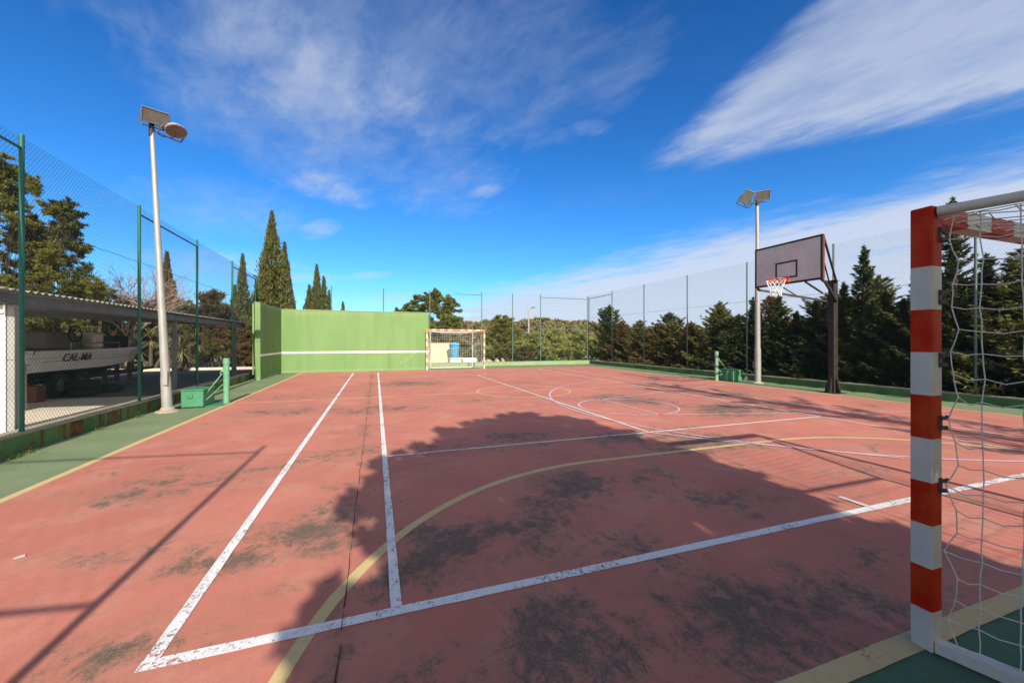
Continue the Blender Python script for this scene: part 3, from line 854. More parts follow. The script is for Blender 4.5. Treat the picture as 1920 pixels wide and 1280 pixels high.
n, n2 = t.noise(t.mapping(v, scale=(1, 1, .5)), 3, 6, .6), t.noise(t.mapping(v, scale=(1, 6, 1.2)), 1.5, 4, .6)
c = t.mix(n.step(.35, .7), (.58, .525, .465), (.47, .43, .385)); c = t.mix(n2.step(.55, .75) * .4, c, (.58, .53, .49)); finish(t, c, .7); BOARD = m
bd = None
mb = MB(); mb.box(bx, bx + .03, y0 + .035, y1 - .035, zb + .035, zt - .035); bd = mb.build('backboard', BOARD, root)
mb = MB()
for (a, b) in (((y0, zb), (y1, zb)), ((y0, zt), (y1, zt))): mb.box(bx - .004, bx + .035, a[0], b[0], a[1] - .0 if a[1] == zb else a[1] - .05, a[1] + .05 if a[1] == zb else a[1])
for yy in (y0, y1 - .05): mb.box(bx - .004, bx + .035, yy, yy + .05, zb + .05, zt - .05)
mb.build('board_border', BROWN_STEEL, bd)
mb = MB(); yc = (y0 + y1) / 2; q0, q1, r0, r1 = yc - .295, yc + .295, 3.10, 3.55
mb.box(bx - .004, bx - .001, q0, q1, r0, r0 + .045); mb.box(bx - .004, bx - .001, q0, q1, r1 - .045, r1); mb.box(bx - .004, bx - .001, q0, q0 + .045, r0 + .045, r1 - .045); mb.box(bx - .004, bx - .001, q1 - .045, q1, r0 + .045, r1 - .045)
mb.build('target_square', BROWN_STEEL, bd)
mb = MB()
for yy in (y0 + .06, y1 - .06, yc): mb.bbox(bx + .036, bx + .12, yy - .035, yy + .035, zb + .02, zt - .02, .004)
mb.bbox(bx + .036, bx + .10, y0 + .1, y1 - .1, zb + .1, zb + .16, .004); mb.build('board_frame', WOOD, bd)
for yy, sg in ((y0 + .04, -1), (y1 - .04, 1)):
    mb = MB(); mb.bar((bx + .05, yy, zb - .02), (bx + .16, yy, zb - .06), .05, .05); mb.bar((bx + .14, yy, zb - .05), (PX - .02, PY + sg * .095, 2.56), .045, .055)
    mb.build('lower_arm', BROWN_STEEL, root)
    mb = MB(); mb.bar((bx + .08, yy, zt - .02), (PX, PY + sg * .09, 3.08), .04, .05); mb.build('upper_arm', BROWN_STEEL, root)
    mb = MB(); p = Vector((bx + .14, yy, zb - .05)).lerp(Vector((PX, PY + sg * .095, 2.56)), .55); mb.bar((bx + .1, yy, zb + .45), tuple(p), .028, .028)
    mb.build('strut', BROWN_STEEL, root)
mb = MB(); mb.bar((bx + .06, yc - .45, zb + .0), (11.35, yc - .20, 2.73), .035, .035); mb.build('strut', BROWN_STEEL, root)
mb = MB(); rc = Vector((bx - .15 - .225, yc, 3.05))
mb.tube([rc + Vector((math.cos(w) * .225, math.sin(w) * .225, 0)) for w in [2 * math.pi * i / 28 for i in range(28)]], .011, 8, closed=True)
mb.bbox(bx - .16, bx - .006, yc - .08, yc + .08, 3.02, 3.04, .003); mb.bbox(bx - .018, bx - .005, yc - .09, yc + .09, 2.98, 3.12, .003)
for sg in (-1, 1): mb.tube([(bx - .01, yc + sg * .08, 2.99), (rc.x + .05, yc + sg * .21, 3.04)], .007, 6)
mb.build('rim', ORANGE_RIM, root, smooth=True)
mb = MB(); rr = random.Random(2)
levels = [(0, .225), (.09, .195), (.18, .165), (.27, .135), (.36, .12), (.43, .125)]
for sgn in (1, -1):
    for k in range(12):
        pts = []
        for i, (dz_, r_) in enumerate(levels):
            w = 2 * math.pi * (k + sgn * i * .5) / 12
            pts.append(rc + Vector((math.cos(w) * r_, math.sin(w) * r_, -dz_ + rr.uniform(-.008, .008))))
        mb.tube(pts, .0042, 5)
mb.build('hoop_net', paint('white_hoop_net', (.8, .8, .78), None, 20, .8), root)

# ------------------------------------------------------------------ net posts and boxes
def net_post(label, x, y, h, mat, flip, worn):
    root = thing('net_post', label, 'net post', (x, y, 0), 'tennis net posts')
    mb = MB(); mb.lathe((x, y, 0), [(.075, 0), (.066, .02), (.062, .04), (.062, h - .13), (.072, h - .128), (.072, h - .075), (.064, h - .07), (.064, h - .01), (.05, h), (0, h)], 18)
    mb.build('post_tube', mat, root, smooth=True)
    mb = MB(); mb.lathe((x + flip * -.062, y - .02, h - .3), [(.03, -.03), (.035, 0), (.03, .03), (0, .031)], 12, axis='x'); mb.bar((x - flip * .11, y - .02, h - .3), (x - flip * .11, y - .02, h - .40), .012)
    mb.build('winch', GALV if worn else mat, root)
    return root
net_post('round green net post on the left beside the yellow line and the carport', -3.27, 10.76, 1.05, GREEN_PALE, 1, False)
mb = MB(); rr = None
lp = [o for o in col.objects if o.name.startswith('net_post')][-1]
for dx_ in (0, .1):
    mb = MB(); mb.tube([(-3.27 - .06, 10.70 + dx_, .70 - dx_ * 2.4), (-3.66 - dx_ * -1.1, 10.25 + dx_, .06 + dx_ * .6)], .012, 6); mb.build('brace', GREEN_PALE, lp)
mb = MB(); mb.bbox(-3.72, -3.2, 10.28, 10.86, .002, .016, .003); mb.build('base_plate', GREEN_BOX, lp)
net_post('worn pale net post on the right in front of the conifers', 11.84, 11.15, 1.08, paint('worn_pale_paint', (.19, .29, .19), (.10, .23, .14), 7, .6), -1, True)
rp = [o for o in col.objects if o.name.startswith('net_post')][-1]
mb = MB(); mb.tube([(11.88, 11.12, .82), (12.16, 10.72, .12)], .013, 6); mb.build('brace', GREEN_PALE, rp)
mb = MB(); mb.tube([(11.90, 11.11, .40), (11.97, 11.05, .32), (11.98, 11.03, .24), (11.91, 11.08, .2)], .014, 6); mb.build('winch_handle', GALV, rp)
def box_thing(label, x0, x1, y0, y1, h, ribs):
    root = thing('metal_box', label, 'box', ((x0 + x1) / 2, (y0 + y1) / 2, 0), 'green metal boxes by the net posts')
    mb = MB(); mb.bbox(x0, x1, y0, y1, .02, h, .012); mb.build('box_body', GREEN_BOX, root)
    mb = MB(); mb.bbox(x0 - .012, x1 + .012, y0 - .012, y1 + .012, h + .001, h + .028, .008); mb.build('lid', GREEN_BOX, root)
    mb = MB(); mb.bbox(x0 + .05 * (x1 - x0) / .4 + .06, x0 + .22 + .0, y0 - .030, y0 - .002, h - .15, h - .06, .006); mb.bbox(x0 + .1, x0 + .19, y0 - .042, y0 - .030, h - .10, h - .03, .004); mb.build('clasp', GREEN_BOX, root)
    if ribs:
        for yy in ribs:
            mb = MB(); mb.bbox(x0 - .045, x0 - .003, yy, yy + .10, .02, h - .01, .005); mb.build('rib', GREEN_PALE, root)
    return root
box_thing('green metal box beside the left floodlight pole', -3.93, -3.53, 10.22, 10.86, .37, None)
box_thing('dark green ribbed metal box between the right net post and floodlight pole', 12.04, 12.36, 10.52, 11.30, .40, (10.56, 10.80))
mb = MB(); mb.lathe((12.42, 10.42, 0), [(.06, 0), (.062, .12), (.045, .16), (.02, .19), (.02, .215), (0, .216)], 14)
tag(mb.build('plastic_bottle', paint('pale_plastic', (.5, .55, .42), None, 8, .4), off=(12.42, 10.42, 0)), 'pale plastic bottle standing at the end of the right green box', 'bottle')

# ------------------------------------------------------------------ carport
root = thing('carport', 'open grey steel carport with corrugated roof sheltering the boat', 'carport', (-7, 12, .15))
CX_ = -4.70
for i, yy in enumerate((7.33, 11.9, 16.3)):
    mb = MB(); mb.bbox(CX_ - .04, CX_ + .04, yy - .04, yy + .04, .15, 1.94, .006); mb.box(CX_ - .07, CX_ + .07, yy - .07, yy + .07, .15, .165); mb.build('column', GALV_DARK if i else GALV, root)
    mb = MB(); mb.bbox(-10.85, -10.75, yy - .05, yy + .05, .15, 2.2, .006); mb.build('column', GALV_DARK, root)
mb = MB(); mb.bbox(CX_ - .05, CX_ + .05, 7.0, 17.3, 1.945, 2.09, .006); mb.build('front_beam', GALV_DARK, root)
mb = MB(); mb.bbox(-10.85, -10.75, 6.7, 17.3, 2.205, 2.35, .006); mb.build('rear_beam', GALV_DARK, root)
mb = MB()
for yy in (7.1, 8.5, 10.2, 11.9, 13.6, 15.3, 17.1): mb.bar((CX_ - .06, yy, 2.03), (-10.74, yy, 2.29), .05, .09)
mb.build('rafter', GALV_DARK, root)
mb = MB(); n = 640; ya, yb = 6.95, 17.4
for i in range(n + 1):
    yy = ya + (yb - ya) * i / n; w = .018 * math.sin(i * 2 * math.pi / 8 )
    mb.v += [(CX_ + .16, yy, 2.125 + w), (-11.0, yy, 2.40 + w), (CX_ + .16, yy, 2.121 + w), (-11.0, yy, 2.396 + w)]
for i in range(n):
    a = i * 4; mb.face((a, a + 4, a + 5, a + 1)); mb.face((a + 2, a + 3, a + 7, a + 6)); mb.face((a, a + 2, a + 6, a + 4))
mb.build('corrugated_roof', paint('corrugated_sheet', (.36, .35, .33), (.22, .2, .18), 1.5, .5, .3), root)
mb = MB(); mb.bbox(-5.12, -4.745, 7.27, 7.52, .15, 1.93, .012); o = mb.build('brick_pillar', WHITEWALL, off=(-4.93, 7.4, .15)); tag(o, 'whitewashed square pillar at the left edge beside the first carport column', 'pillar')
mb = MB(); mb.box(-5.11, -4.755, 7.264, 7.269, 1.80, 1.82); o2 = mb.build('joint_line', GALV_DARK, o)
# clutter under the carport
mb = MB(); mb.bbox(-6.6, -6.15, 9.35, 9.9, .15, .98, .015); mb.bbox(-6.62, -6.13, 9.33, 9.92, .981, 1.01, .006)
tag(mb.build('cupboard', paint('beige_cupboard', (.36, .32, .22), None, 3, .7), off=(-6.4, 9.6, .15)), 'beige upright cupboard in the shade behind the first carport column', 'cupboard')

# ------------------------------------------------------------------ boat
BX, BS, BLen = -7.5, 10.9, 5.85
def Yb(y): return BS + (y - 12.0) / 4.75 * BLen
def section(s):
    """half beam at sheer, half beam at chine, sheer z, chine z, keel z at station s (0 stern, 1 bow)"""
    tap = (1 - max(0, (s - .45) / .55) ** 2.2)
    b = .82 * tap; bc = .74 * max(0, 1 - max(0, (s - .35) / .62) ** 1.9) if s < .97 else 0.0
    zs = 1.235 + .10 * s ** 2; zc = .78 + .36 * max(0, s - .35) ** 2 / .42; zk = .58 + .50 * max(0, s - .55) ** 2 / .2
    return b, bc, zs, min(zc, zs - .05), min(zk, zc - .01 if s < .97 else zs - .1)
boat = thing('motor_boat', 'small white motor boat with dark bottom on a trailer under the carport', 'boat', (BX, BS + 2.3, .15))
top, botm, deck = MB(), MB(), MB(); NS = 30
for i in range(NS + 1):
    s = i / NS; b, bc, zs, zc, zk = section(s); y = BS + s * BLen; yc_ = y - (.0 if s < .7 else (s - .7) * 1.2)
    b = max(b, .004); bc = max(bc, .003)
    top.v += [(BX + b, y, zs), (BX + b + .018, y, zs - .03), (BX + b + .018, y, zs - .07), (BX + b * .995, y, zs - .08), (BX + bc, yc_, zc), (BX - bc, yc_, zc), (BX - b * .995, y, zs - .08), (BX - b - .018, y, zs - .07), (BX - b - .018, y, zs - .03), (BX - b, y, zs)]
    botm.v += [(BX + bc, yc_, zc), (BX, yc_ , zk), (BX - bc, yc_, zc)]
    deck.v += [(BX + b - .004, y, zs - .006), (BX - b + .004, y, zs - .006)]
for i in range(NS):
    for k in range(9):
        if k != 4: top.face((i * 10 + k, i * 10 + k + 1, (i + 1) * 10 + k + 1, (i + 1) * 10 + k))
    for k in range(2): botm.face((i * 3 + k, i * 3 + k + 1, (i + 1) * 3 + k + 1, (i + 1) * 3 + k))
    deck.face((i * 2, i * 2 + 1, (i + 1) * 2 + 1, (i + 1) * 2))
top.face((0, 3, 4, 5, 6, 9)); botm.face((0, 1, 2))
hull = top.build('hull_side', BOATWHITE, boat, smooth=True); botm.build('hull_bottom', BOATDARK, boat, smooth=True); deck.build('deck', BOATGREY, boat)
mb = MB(); pts = [(BX + section(i / 20)[0] + .012, BS + i / 20 * BLen, section(i / 20)[2] - .24 - .02 * (i / 20)) for i in range(1, 19)]
for i in range(len(pts) - 1):
    s0, s1 = (i + 1) / 20, (i + 2) / 20
    def side_x(s, z):
        b, bc, zs, zc, zk = section(s); f = (zs - .08 - z) / (zs - .08 - zc); return BX + b * .995 + (bc - b * .995) * f
    za, zb_ = pts[i][2], pts[i + 1][2]
    mb.bar((side_x(s0, za) + .004, pts[i][1], za), (side_x(s1, zb_) + .004, pts[i + 1][1], zb_), .006, .010)
mb.build('rubbing_strake', BOATGREY, hull)
cu = bpy.data.curves.new('hull_name', 'FONT'); cu.body = 'CAL-MA'; cu.size = .25; cu.shear = .12; cu.extrude = .003; cu.offset = .001; cu.space_character = 1.08
to = bpy.data.objects.new('tmp_text', cu); col.objects.link(to)
dg = bpy.context.evaluated_depsgraph_get(); dg.update()
tm = bpy.data.meshes.new_from_object(to.evaluated_get(dg)); bpy.data.objects.remove(to); tm.materials.clear(); tm.materials.append(TEXTBLACK)
tx = bpy.data.objects.new('hull_name', tm); col.objects.link(tx); tx.parent = hull
tx.location = Vector((side_x(.22, .985) + .016, 11.72, .985)) - boat.location; tx.rotation_euler = (R(101.5), 0, R(90))
# console, seat, steering wheel, windscreen, outboard
mb = MB(); mb.bbox(BX - .5, BX + .45, Yb(12.85), Yb(13.55), 1.24, 1.66, .05); mb.hexa([(BX - .42, Yb(13.5), 1.24), (BX + .42, Yb(13.5), 1.24), (BX + .38, Yb(14.9), 1.24), (BX - .38, Yb(14.9), 1.24), (BX - .36, Yb(13.55), 1.62), (BX + .36, Yb(13.55), 1.62), (BX + .2, Yb(14.7), 1.34), (BX - .2, Yb(14.7), 1.34)])
mb.build('console', BOATGREY, boat)
mb = MB(); mb.tube([(BX + .56, Yb(13.35) + .22 * math.cos(w), 1.62 + .20 * math.sin(w)) for w in [2 * math.pi * i / 20 for i in range(20)]], .018, 6, closed=True)
for w in (.5, 2.6, 4.7): mb.tube([(BX + .56, Yb(13.35), 1.62), (BX + .56, Yb(13.35) + .21 * math.cos(w), 1.62 + .19 * math.sin(w))], .011, 5)
mb.build('steering_wheel', BLACK, boat)
mb = MB(); mb.bbox(BX + .3, BX + .62, Yb(13.85), Yb(14.15), 1.24, 1.68, .06); mb.build('seat', BOATWHITE, boat)
mb = MB(); mb.quad((BX + .62, Yb(15.0), 1.27), (BX + .12, Yb(16.4), 1.33), (BX + .10, Yb(16.2), 1.52), (BX + .56, Yb(15.15), 1.60)); mb.quad((BX - .62, Yb(15.0), 1.27), (BX - .12, Yb(16.4), 1.33), (BX - .10, Yb(16.2), 1.52), (BX - .56, Yb(15.15), 1.60)); mb.quad((BX + .565, Yb(15.15), 1.60), (BX + .62, Yb(15.0), 1.27), (BX - .62, Yb(15.0), 1.27), (BX - .565, Yb(15.15), 1.60))
ws = mb.build('windscreen', GLASS_DARK, boat)
mb = MB(); mb.tube([(BX + .63, Yb(15.0), 1.26), (BX + .57, Yb(15.15), 1.60), (BX + .11, Yb(16.2), 1.52), (BX + .125, Yb(16.42), 1.33)], .016, 6); mb.build('windscreen_frame', WHITE, ws)
mb = MB(); mb.tube([(BX + .72, Yb(13.0), 1.24), (BX + .72, Yb(13.0), 1.40), (BX + .72, Yb(14.5), 1.41), (BX + .72, Yb(14.5), 1.25)], .014, 6); mb.build('hand_rail', GALV, boat)
mb = MB(); mb.bbox(BX - .17, BX + .17, Yb(11.45), Yb(11.93), 1.0, 1.5, .06); mb.hexa([(BX - .06, Yb(11.7), .45), (BX + .06, Yb(11.7), .45), (BX + .06, Yb(11.88), .45), (BX - .06, Yb(11.88), .45), (BX - .07, Yb(11.62), .995), (BX + .07, Yb(11.62), .995), (BX + .07, Yb(11.88), .995), (BX - .07, Yb(11.88), .995)]); mb.build('outboard_motor', BLACK, boat)
mb = MB(); mb.bbox(BX + .25, BX + .82, Yb(11.82), Yb(11.99), .82, 1.2, .03); mb.box(BX + .822, BX + .826, Yb(11.84), Yb(11.97), .98, 1.0); mb.build('stern_platform', BOATWHITE, boat)
# trailer
tr = thing('boat_trailer', 'dark wheeled boat trailer carrying the white boat', 'trailer', (BX, 13.2, .15))
mb = MB()
for sg in (-1, 1): mb.bbox(BX + sg * .40 - .04, BX + sg * .40 + .04, 11.2, 15.8, .48, .56, .006)
for yy in (11.3, 12.25, 14.4, 15.7): mb.bbox(BX - .357, BX + .357, yy - .035, yy + .035, .485, .555, .006)
mb.bbox(BX - .05, BX + .05, 15.74, 17.4, .48, .56, .006); mb.build('frame', BLACK, tr)
for (sg, yy) in ((1, 11.9), (-1, 11.9), (1, 12.6), (-1, 12.6)):
    mb = MB(); cx_ = BX + sg * .60
    mb.lathe((cx_, yy, .44), [(.15, -.09), (.26, -.09), (.29, -.06), (.29, .06), (.26, .09), (.15, .09)], 22, axis='x'); wh = mb.build('wheel', BLACK, tr, smooth=True)
    mb = MB(); mb.lathe((cx_, yy, .44), [(0, .05 * sg), (.06, .05 * sg), (.09, .02 * sg), (.15, .07 * sg)], 18, axis='x'); mb.build('rim', GALV_DARK, wh)
mb = MB(); mb.tube([(BX + .5, 14.85, .5), (BX + .5, 14.85, .17)], .025, 8); mb.lathe((BX + .5, 14.85, .15), [(.1, 0), (.1, .02), (0, .021)], 12); mb.build('jack', WOOD, tr)
# trestle under the bow, blocks and spare tyres
ts = thing('wooden_trestle', 'red-brown wooden trestle under the bow of the boat', 'trestle', (BX, 15.6, .15))
for sx in (-.3, .3):
    for yy in (15.35, 15.95): mb = MB(); mb.bbox(BX + sx - .045, BX + sx + .045, yy - .045, yy + .045, .15, .72, .005); mb.build('leg', WOOD, ts)
    mb = MB(); mb.bbox(BX + sx - .04, BX + sx + .04, 15.29, 16.01, .722, .80, .005); mb.build('beam', WOOD, ts); mb = MB(); mb.bbox(BX + sx - .03, BX + sx + .03, 15.396, 15.904, .22, .28, .005); mb.build('cross_rail', WOOD, ts)
mb = MB(); mb.bbox(BX + .55, BX + .78, 11.05, 11.3, .15, .50, .01)
tag(mb.build('wooden_block', WOOD, off=(BX + .66, 11.17, .15)), 'reddish wooden block propping the stern end of the trailer', 'block')
tyres = [(BX + .95, 12.15, .15, 'spare black tyre lying flat by the trailer wheel, lowest of its pile'), (BX + .92, 12.18, .335, 'spare black tyre lying on top of another beside the trailer'), (BX + 1.05, 12.85, .15, 'single black tyre lying flat to the right of the tyre pile')]
for (x, y, z, lb) in tyres:
    mb = MB(); mb.lathe((x, y, z + .09), [(.15, -.085), (.26, -.088), (.30, -.05), (.30, .05), (.26, .088), (.15, .085), (.14, 0), (.15, -.085)], 22)
    tag(mb.build('spare_tyre', BLACK, smooth=True, off=(x, y, z)), lb, 'tyre', 'spare tyres under the boat')

# ------------------------------------------------------------------ things beyond the far fence
mb = MB(); mb.bbox(2.7, 4.55, 25.0, 25.3, -.25, 1.30, .01); mb.bbox(2.68, 4.57, 24.98, 25.32, 1.301, 1.34, .01)
hut = thing('garden_wall', 'cream rendered wall seen through the distant goal', 'wall', (3.6, 25.1, -.2))
w_ = mb.build('wall_body', CREAM, hut)
root = thing('water_tank', 'blue plastic water tank on a white plinth behind the distant goal', 'water tank', (4.75, 24.2, 0))
mb = MB(); c0 = (4.62, 24.2, .42)
mb.lathe(c0, [(0, 0), (.22, 0), (.235, .02), (.25, .2), (.262, .22), (.262, .25), (.265, .27), (.29, .52), (.30, .54), (.30, .57), (.325, .80)], 28); mb.build('tank_body', BLUE, root, smooth=True)
mb = MB(); mb.lathe(c0, [(.35, .802), (.36, .83), (.34, .86), (.22, .92), (.10, .95), (0, .955)], 28); mb.build('tank_lid', paint('pale_blue_plastic', (.12, .42, .6), None, 4, .4), root, smooth=True)
mb = MB(); mb.bbox(4.3, 5.0, 23.85, 24.55, -.25, .415, .02); mb.build('plinth', WHITEWALL, root)
mb = MB(); mb.bbox(5.05, 6.0, 23.9, 24.6, -.25, .40, .02); tag(mb.build('white_block', WHITEWALL, off=(5.5, 24.2, -.2)), 'low white masonry block to the right of the blue tank', 'block')
stones = [(6.6, 24.6, .22), (7.1, 25.2, .28), (7.6, 24.9, .18), (8.1, 25.5, .24)]
for i, (x, y, r_) in enumerate(stones):
    mb = MB(); mb.lathe((x, y, 0), [(0, -.3), (r_, -.3), (r_ * 1.1, .0), (r_ * .9, .14), (r_ * .4, .22 + .03 * i), (0, .23 + .03 * i)], 9)
    for k in range(len(mb.v)): mb.v[k] = tuple(q + random.uniform(-.03, .03) for q in mb.v[k])
    tag(mb.build('boulder', CONC_CAP, off=(x, y, -.2)), ['pale boulder just right of the distant goal', 'largest pale boulder behind the far fence, second from the goal', 'smallest pale boulder behind the far fence', 'pale boulder behind the far fence, farthest from the goal'][i], 'boulder', 'boulders behind the far fence')
root = thing('fence_post', 'thin metal fence post with a slanting brace beyond the far low wall', 'fence post', (11.2, 30, -.2))
mb = MB(); mb.tube([(11.2, 30, -.2), (11.2, 30, 1.35)], .035, 8); mb.build('post', GALV, root); mb = MB(); mb.tube([(10.1, 30, -.2), (11.17, 30, 1.15)], .03, 8); mb.build('brace', GALV, root); mb = MB(); mb.tube([(12.3, 30, -.2), (11.23, 30, 1.15)], .025, 8); mb.build('brace', GALV, root)
root = thing('street_lamp', 'thin grey street lamp standing far off on the skyline', 'street lamp', (22.1, 55.8, 0))
mb = MB(); mb.tube([(22.1, 55.8, -.2), (22.1, 55.8, 6.1)], [.14, .11], 8); mb.build('pole', GALV, root); mb = MB(); mb.tube([(21.75, 55.9, 6.12), (22.1, 55.8, 6.1), (22.6, 55.65, 6.55)], .06, 8); mb.build('arm', GALV, root); mb = MB(); mb.bbox(22.5, 23.1, 55.5, 55.75, 6.55, 6.72, .03); mb.build('lamp_head', GALV_DARK, root)

# ------------------------------------------------------------------ vegetation
L_CON = leaf_mat('conifer_needles', (.034, .048, .022), (.095, .105, .040), .18)
L_CONB = leaf_mat('conifer_needles_rusty', (.125, .080, .034), (.20, .145, .058), .18)
L_CONG = leaf_mat('conifer_needles_olive', (.085, .098, .030), (.20, .185, .060), .22)
L_CYP = leaf_mat('cypress_leaves', (.056, .068, .024), (.15, .145, .055), .15)
L_CYPB = leaf_mat('cypress_leaves_brown', (.13, .075, .04), (.09, .085, .035), .15)
L_PINE = leaf_mat('pine_needles', (.085, .095, .020), (.25, .22, .05), .3)
L_OLIVE = leaf_mat('olive_leaves', (.18, .205, .055), (.37, .36, .12), .35)
L_BROAD = leaf_mat('broad_leaves', (.085, .105, .026), (.22, .21, .06), .3)
L_YUC = leaf_mat('yucca_blades', (.10, .12, .05), (.30, .26, .11), .3)
L_BOUG = leaf_mat('shrub_leaves', (.055, .065, .024), (.19, .135, .055), .3)
L_RED = leaf_mat('red_bracts', (.17, .065, .045), (.15, .125, .045), .3)
L_WOOD = leaf_mat('wood_leaves', (.11, .115, .040), (.23, .175, .085), .2)
L_DRY = leaf_mat('dry_leaves', (.24, .15, .09), (.16, .11, .06), .2)


def conifer(h, r, nb, mats, seed, per=46, top_sharp=.8, fl=1.0, spread=.30, lift=0.0):
    """template: trunk, up-curving boughs and needle sprays in local coordinates"""
    rg = np.random.default_rng(seed); root = thing('conifer_tree', '', '')
    mb = MB(); mb.tube([(0, 0, -.3), (0.02, 0, h * .5), (0, 0, h * .98)], [.05 + h * .018, .03 + h * .010, .008], 7)
    C, D, Ls = [], [], []
    limbs = MB()
    for i in range(nb):
        tt = (i + rg.random()) / nb; z = h * (.03 + .93 * tt); L = r * max(.06, (1 - tt) ** top_sharp) * rg.uniform(.6, 1.18)
        if rg.random() < .07: L *= 1.35
        az = i * 2.39996 + rg.normal() * .35; dirx = np.array([math.cos(az), math.sin(az), 0]); lat = np.array([-math.sin(az), math.cos(az), 0])
        rise = rg.uniform(.05, .30) + .30 * tt + lift
        f = lambda s: np.outer(s, dirx) * L + np.array([0, 0, 1.0]) * (z + L * (-.12 * s + (rise + .2) * s ** 2))[:, None]
        s4 = np.array([0, .35, .7, 1.0]); P = f(s4); limbs.tube([tuple(p) for p in P], [.012 + .006 * L, .009, .006, .003], 4, caps=False)
        n = int(per * (L + .12)); s = rg.random(n) ** .62; w = spread * L * np.sin(np.pi * np.clip(s * .9 + .08, 0, 1)) + .02
        lo = rg.normal(size=n) * w * .55
        P = f(s) + lat * lo[:, None] + np.array([0, 0, 1]) * (rg.normal(size=n) * .03 - np.abs(lo) * .18)[:, None] + dirx * (-np.abs(lo) * .4)[:, None]
        dd = dirx * .9 + lat * (np.sign(lo) * .55)[:, None] + np.array([0, 0, 1]) * (.05 + .35 * s)[:, None] + rg.normal(size=(n, 3)) * .28
        C.append(P); D.append(dd); Ls.append(np.full(n, 1.0))
    n = int(h * 90); z = rg.random(n) * h; rad_ = r * .30 * (1 - z / h) * rg.random(n) + .02; a = rg.random(n) * 6.283
    C.append(np.stack([np.cos(a) * rad_, np.sin(a) * rad_, z], 1)); D.append(rg.normal(size=(n, 3)) + np.array([0, 0, 1.2]))
    C, D = np.concatenate(C), np.concatenate(D)
    C = np.concatenate([C, C + rng.normal(size=C.shape) * .018]); D = np.concatenate([D, D + rng.normal(size=D.shape) * .35])
    mb.v, mb.f = mb.v, mb.f
    k = len(mb.v); mb.v += limbs.v; mb.f += [tuple(q + k for q in f) for f in limbs.f]; mb.mi += limbs.mi
    mb.build('trunk', BARK, root)
    o = leaves('foliage', C, D, rg.uniform(.09, .21, len(C)) * fl, rg.uniform(.022, .05, len(C)) * fl, mats[0], root)
    return root


def cypress(h, r, spires, N, mat, seed, lf=.26, lw=.07, base=.02):
    """columnar tree with several leading spires"""
    rg = np.random.default_rng(seed); root = thing('cypress_tree', '', '')
    C, D = [], []
    mb = MB(); mb.tube([(0, 0, -.3), (0, 0, h * .6), (0, 0, h * .95)], [.06 + h * .012, .03 + h * .006, .01], 7)
    for (sx, sy, sh, sr) in spires:
        n = int(N * sh * sr / sum(q[2] * q[3] for q in spires)); H_ = h * sh; Rr = r * sr
        tt = 1 - np.sqrt(rg.random(n)) * .98; tt = np.clip(tt, 0, 1)
        tt = rg.random(n) ** 1.25
        a = rg.random(n) * 2 * np.pi
        prof = np.minimum(1, (1 - tt) * 1.55) ** .95 * (.72 + .28 * np.minimum(1, tt * 5))
        lump = 1 + .24 * np.sin(a * 3 + tt * 17 + seed) * np.sin(tt * 41 + a * 2) + .18 * np.sin(a * 5 - tt * 60 + seed) + rg.normal(size=n) * .10
        tuft = np.floor(a * 2.2) * 7.3 + np.floor(tt * 26) * 3.1; lump = lump * (1 + .42 * (np.abs(np.sin(tuft * 12.9898 + seed)) ** 3) * rg.random(n))
        rad_ = Rr * prof * lump * np.sqrt(rg.uniform(.35, 1.0, n)) + .015
        C.append(np.stack([sx + np.cos(a) * rad_, sy + np.sin(a) * rad_, H_ * (base + (1 - base) * tt)], 1))
        D.append(np.stack([np.cos(a) * .55, np.sin(a) * .55, np.full(n, 1.0)], 1) + rg.normal(size=(n, 3)) * .32)
        if sx or sy: mb.tube([(0, 0, .2), (sx, sy, H_ * .5), (sx, sy, H_ * .92)], [.05, .035, .008], 5)
    C, D = np.concatenate(C), np.concatenate(D)
    mb.build('trunk', BARK, root)
    leaves('foliage', C, D, rg.uniform(.6, 1.3, len(C)) * lf, rg.uniform(.7, 1.3, len(C)) * lw, mat, root)
    return root


def crown_tree(name, h, clumps, N, mat, seed, lf, lw, bark=BARK, r0=.12, flat=.75, hub=.35):
    """tapered trunk, limbs to each clump, leaves spread through each clump's shell"""
    rg = np.random.default_rng(seed); root = thing(name, '', '')
    mb = MB(); hz = h * hub
    mb.tube([(0, 0, -.3), (.05, .02, hz * .5), (0, .05, hz)], [r0 * 1.25, r0, r0 * .8], 9)
    C, D = [], []
    tot = sum(c[3] ** 2 for c in clumps)
    for (cx_, cy_, cz_, cr) in clumps:
        q = Vector((cx_, cy_, cz_)); s0 = Vector((0, .05, hz * rg.uniform(.6, 1))); m_ = s0.lerp(q, .5) + Vector((rg.normal() * .1, rg.normal() * .1, -.1 * h * .3))
        lr = r0 * min(.5, 5 / len(clumps)) + .006; mb.tube([s0, m_, q], [lr, lr * .6, lr * .2], 5)
        n = int(N * cr ** 2 / tot); u = unit(n); sub = rg.normal(size=(max(5, n // 90), 3)); sub /= np.linalg.norm(sub, axis=1, keepdims=True)
        pick = sub[rg.integers(0, len(sub), n)]; pos = pick * (cr * rg.uniform(.35, 1.0, n)[:, None]) * .8 + u * cr * .30 * rg.random(n)[:, None]
        pos[:, 2] *= flat
        C.append(np.array([cx_, cy_, cz_]) + pos); D.append(u * .8 + pick * .6 + np.array([0, 0, .25]))
    C, D = np.concatenate(C), np.concatenate(D)
    mb.build('trunk', bark, root, smooth=True)
    leaves('crown', C, D, rg.uniform(.6, 1.35, len(C)) * lf, rg.uniform(.7, 1.3, len(C)) * lw, mat, root)
    return root


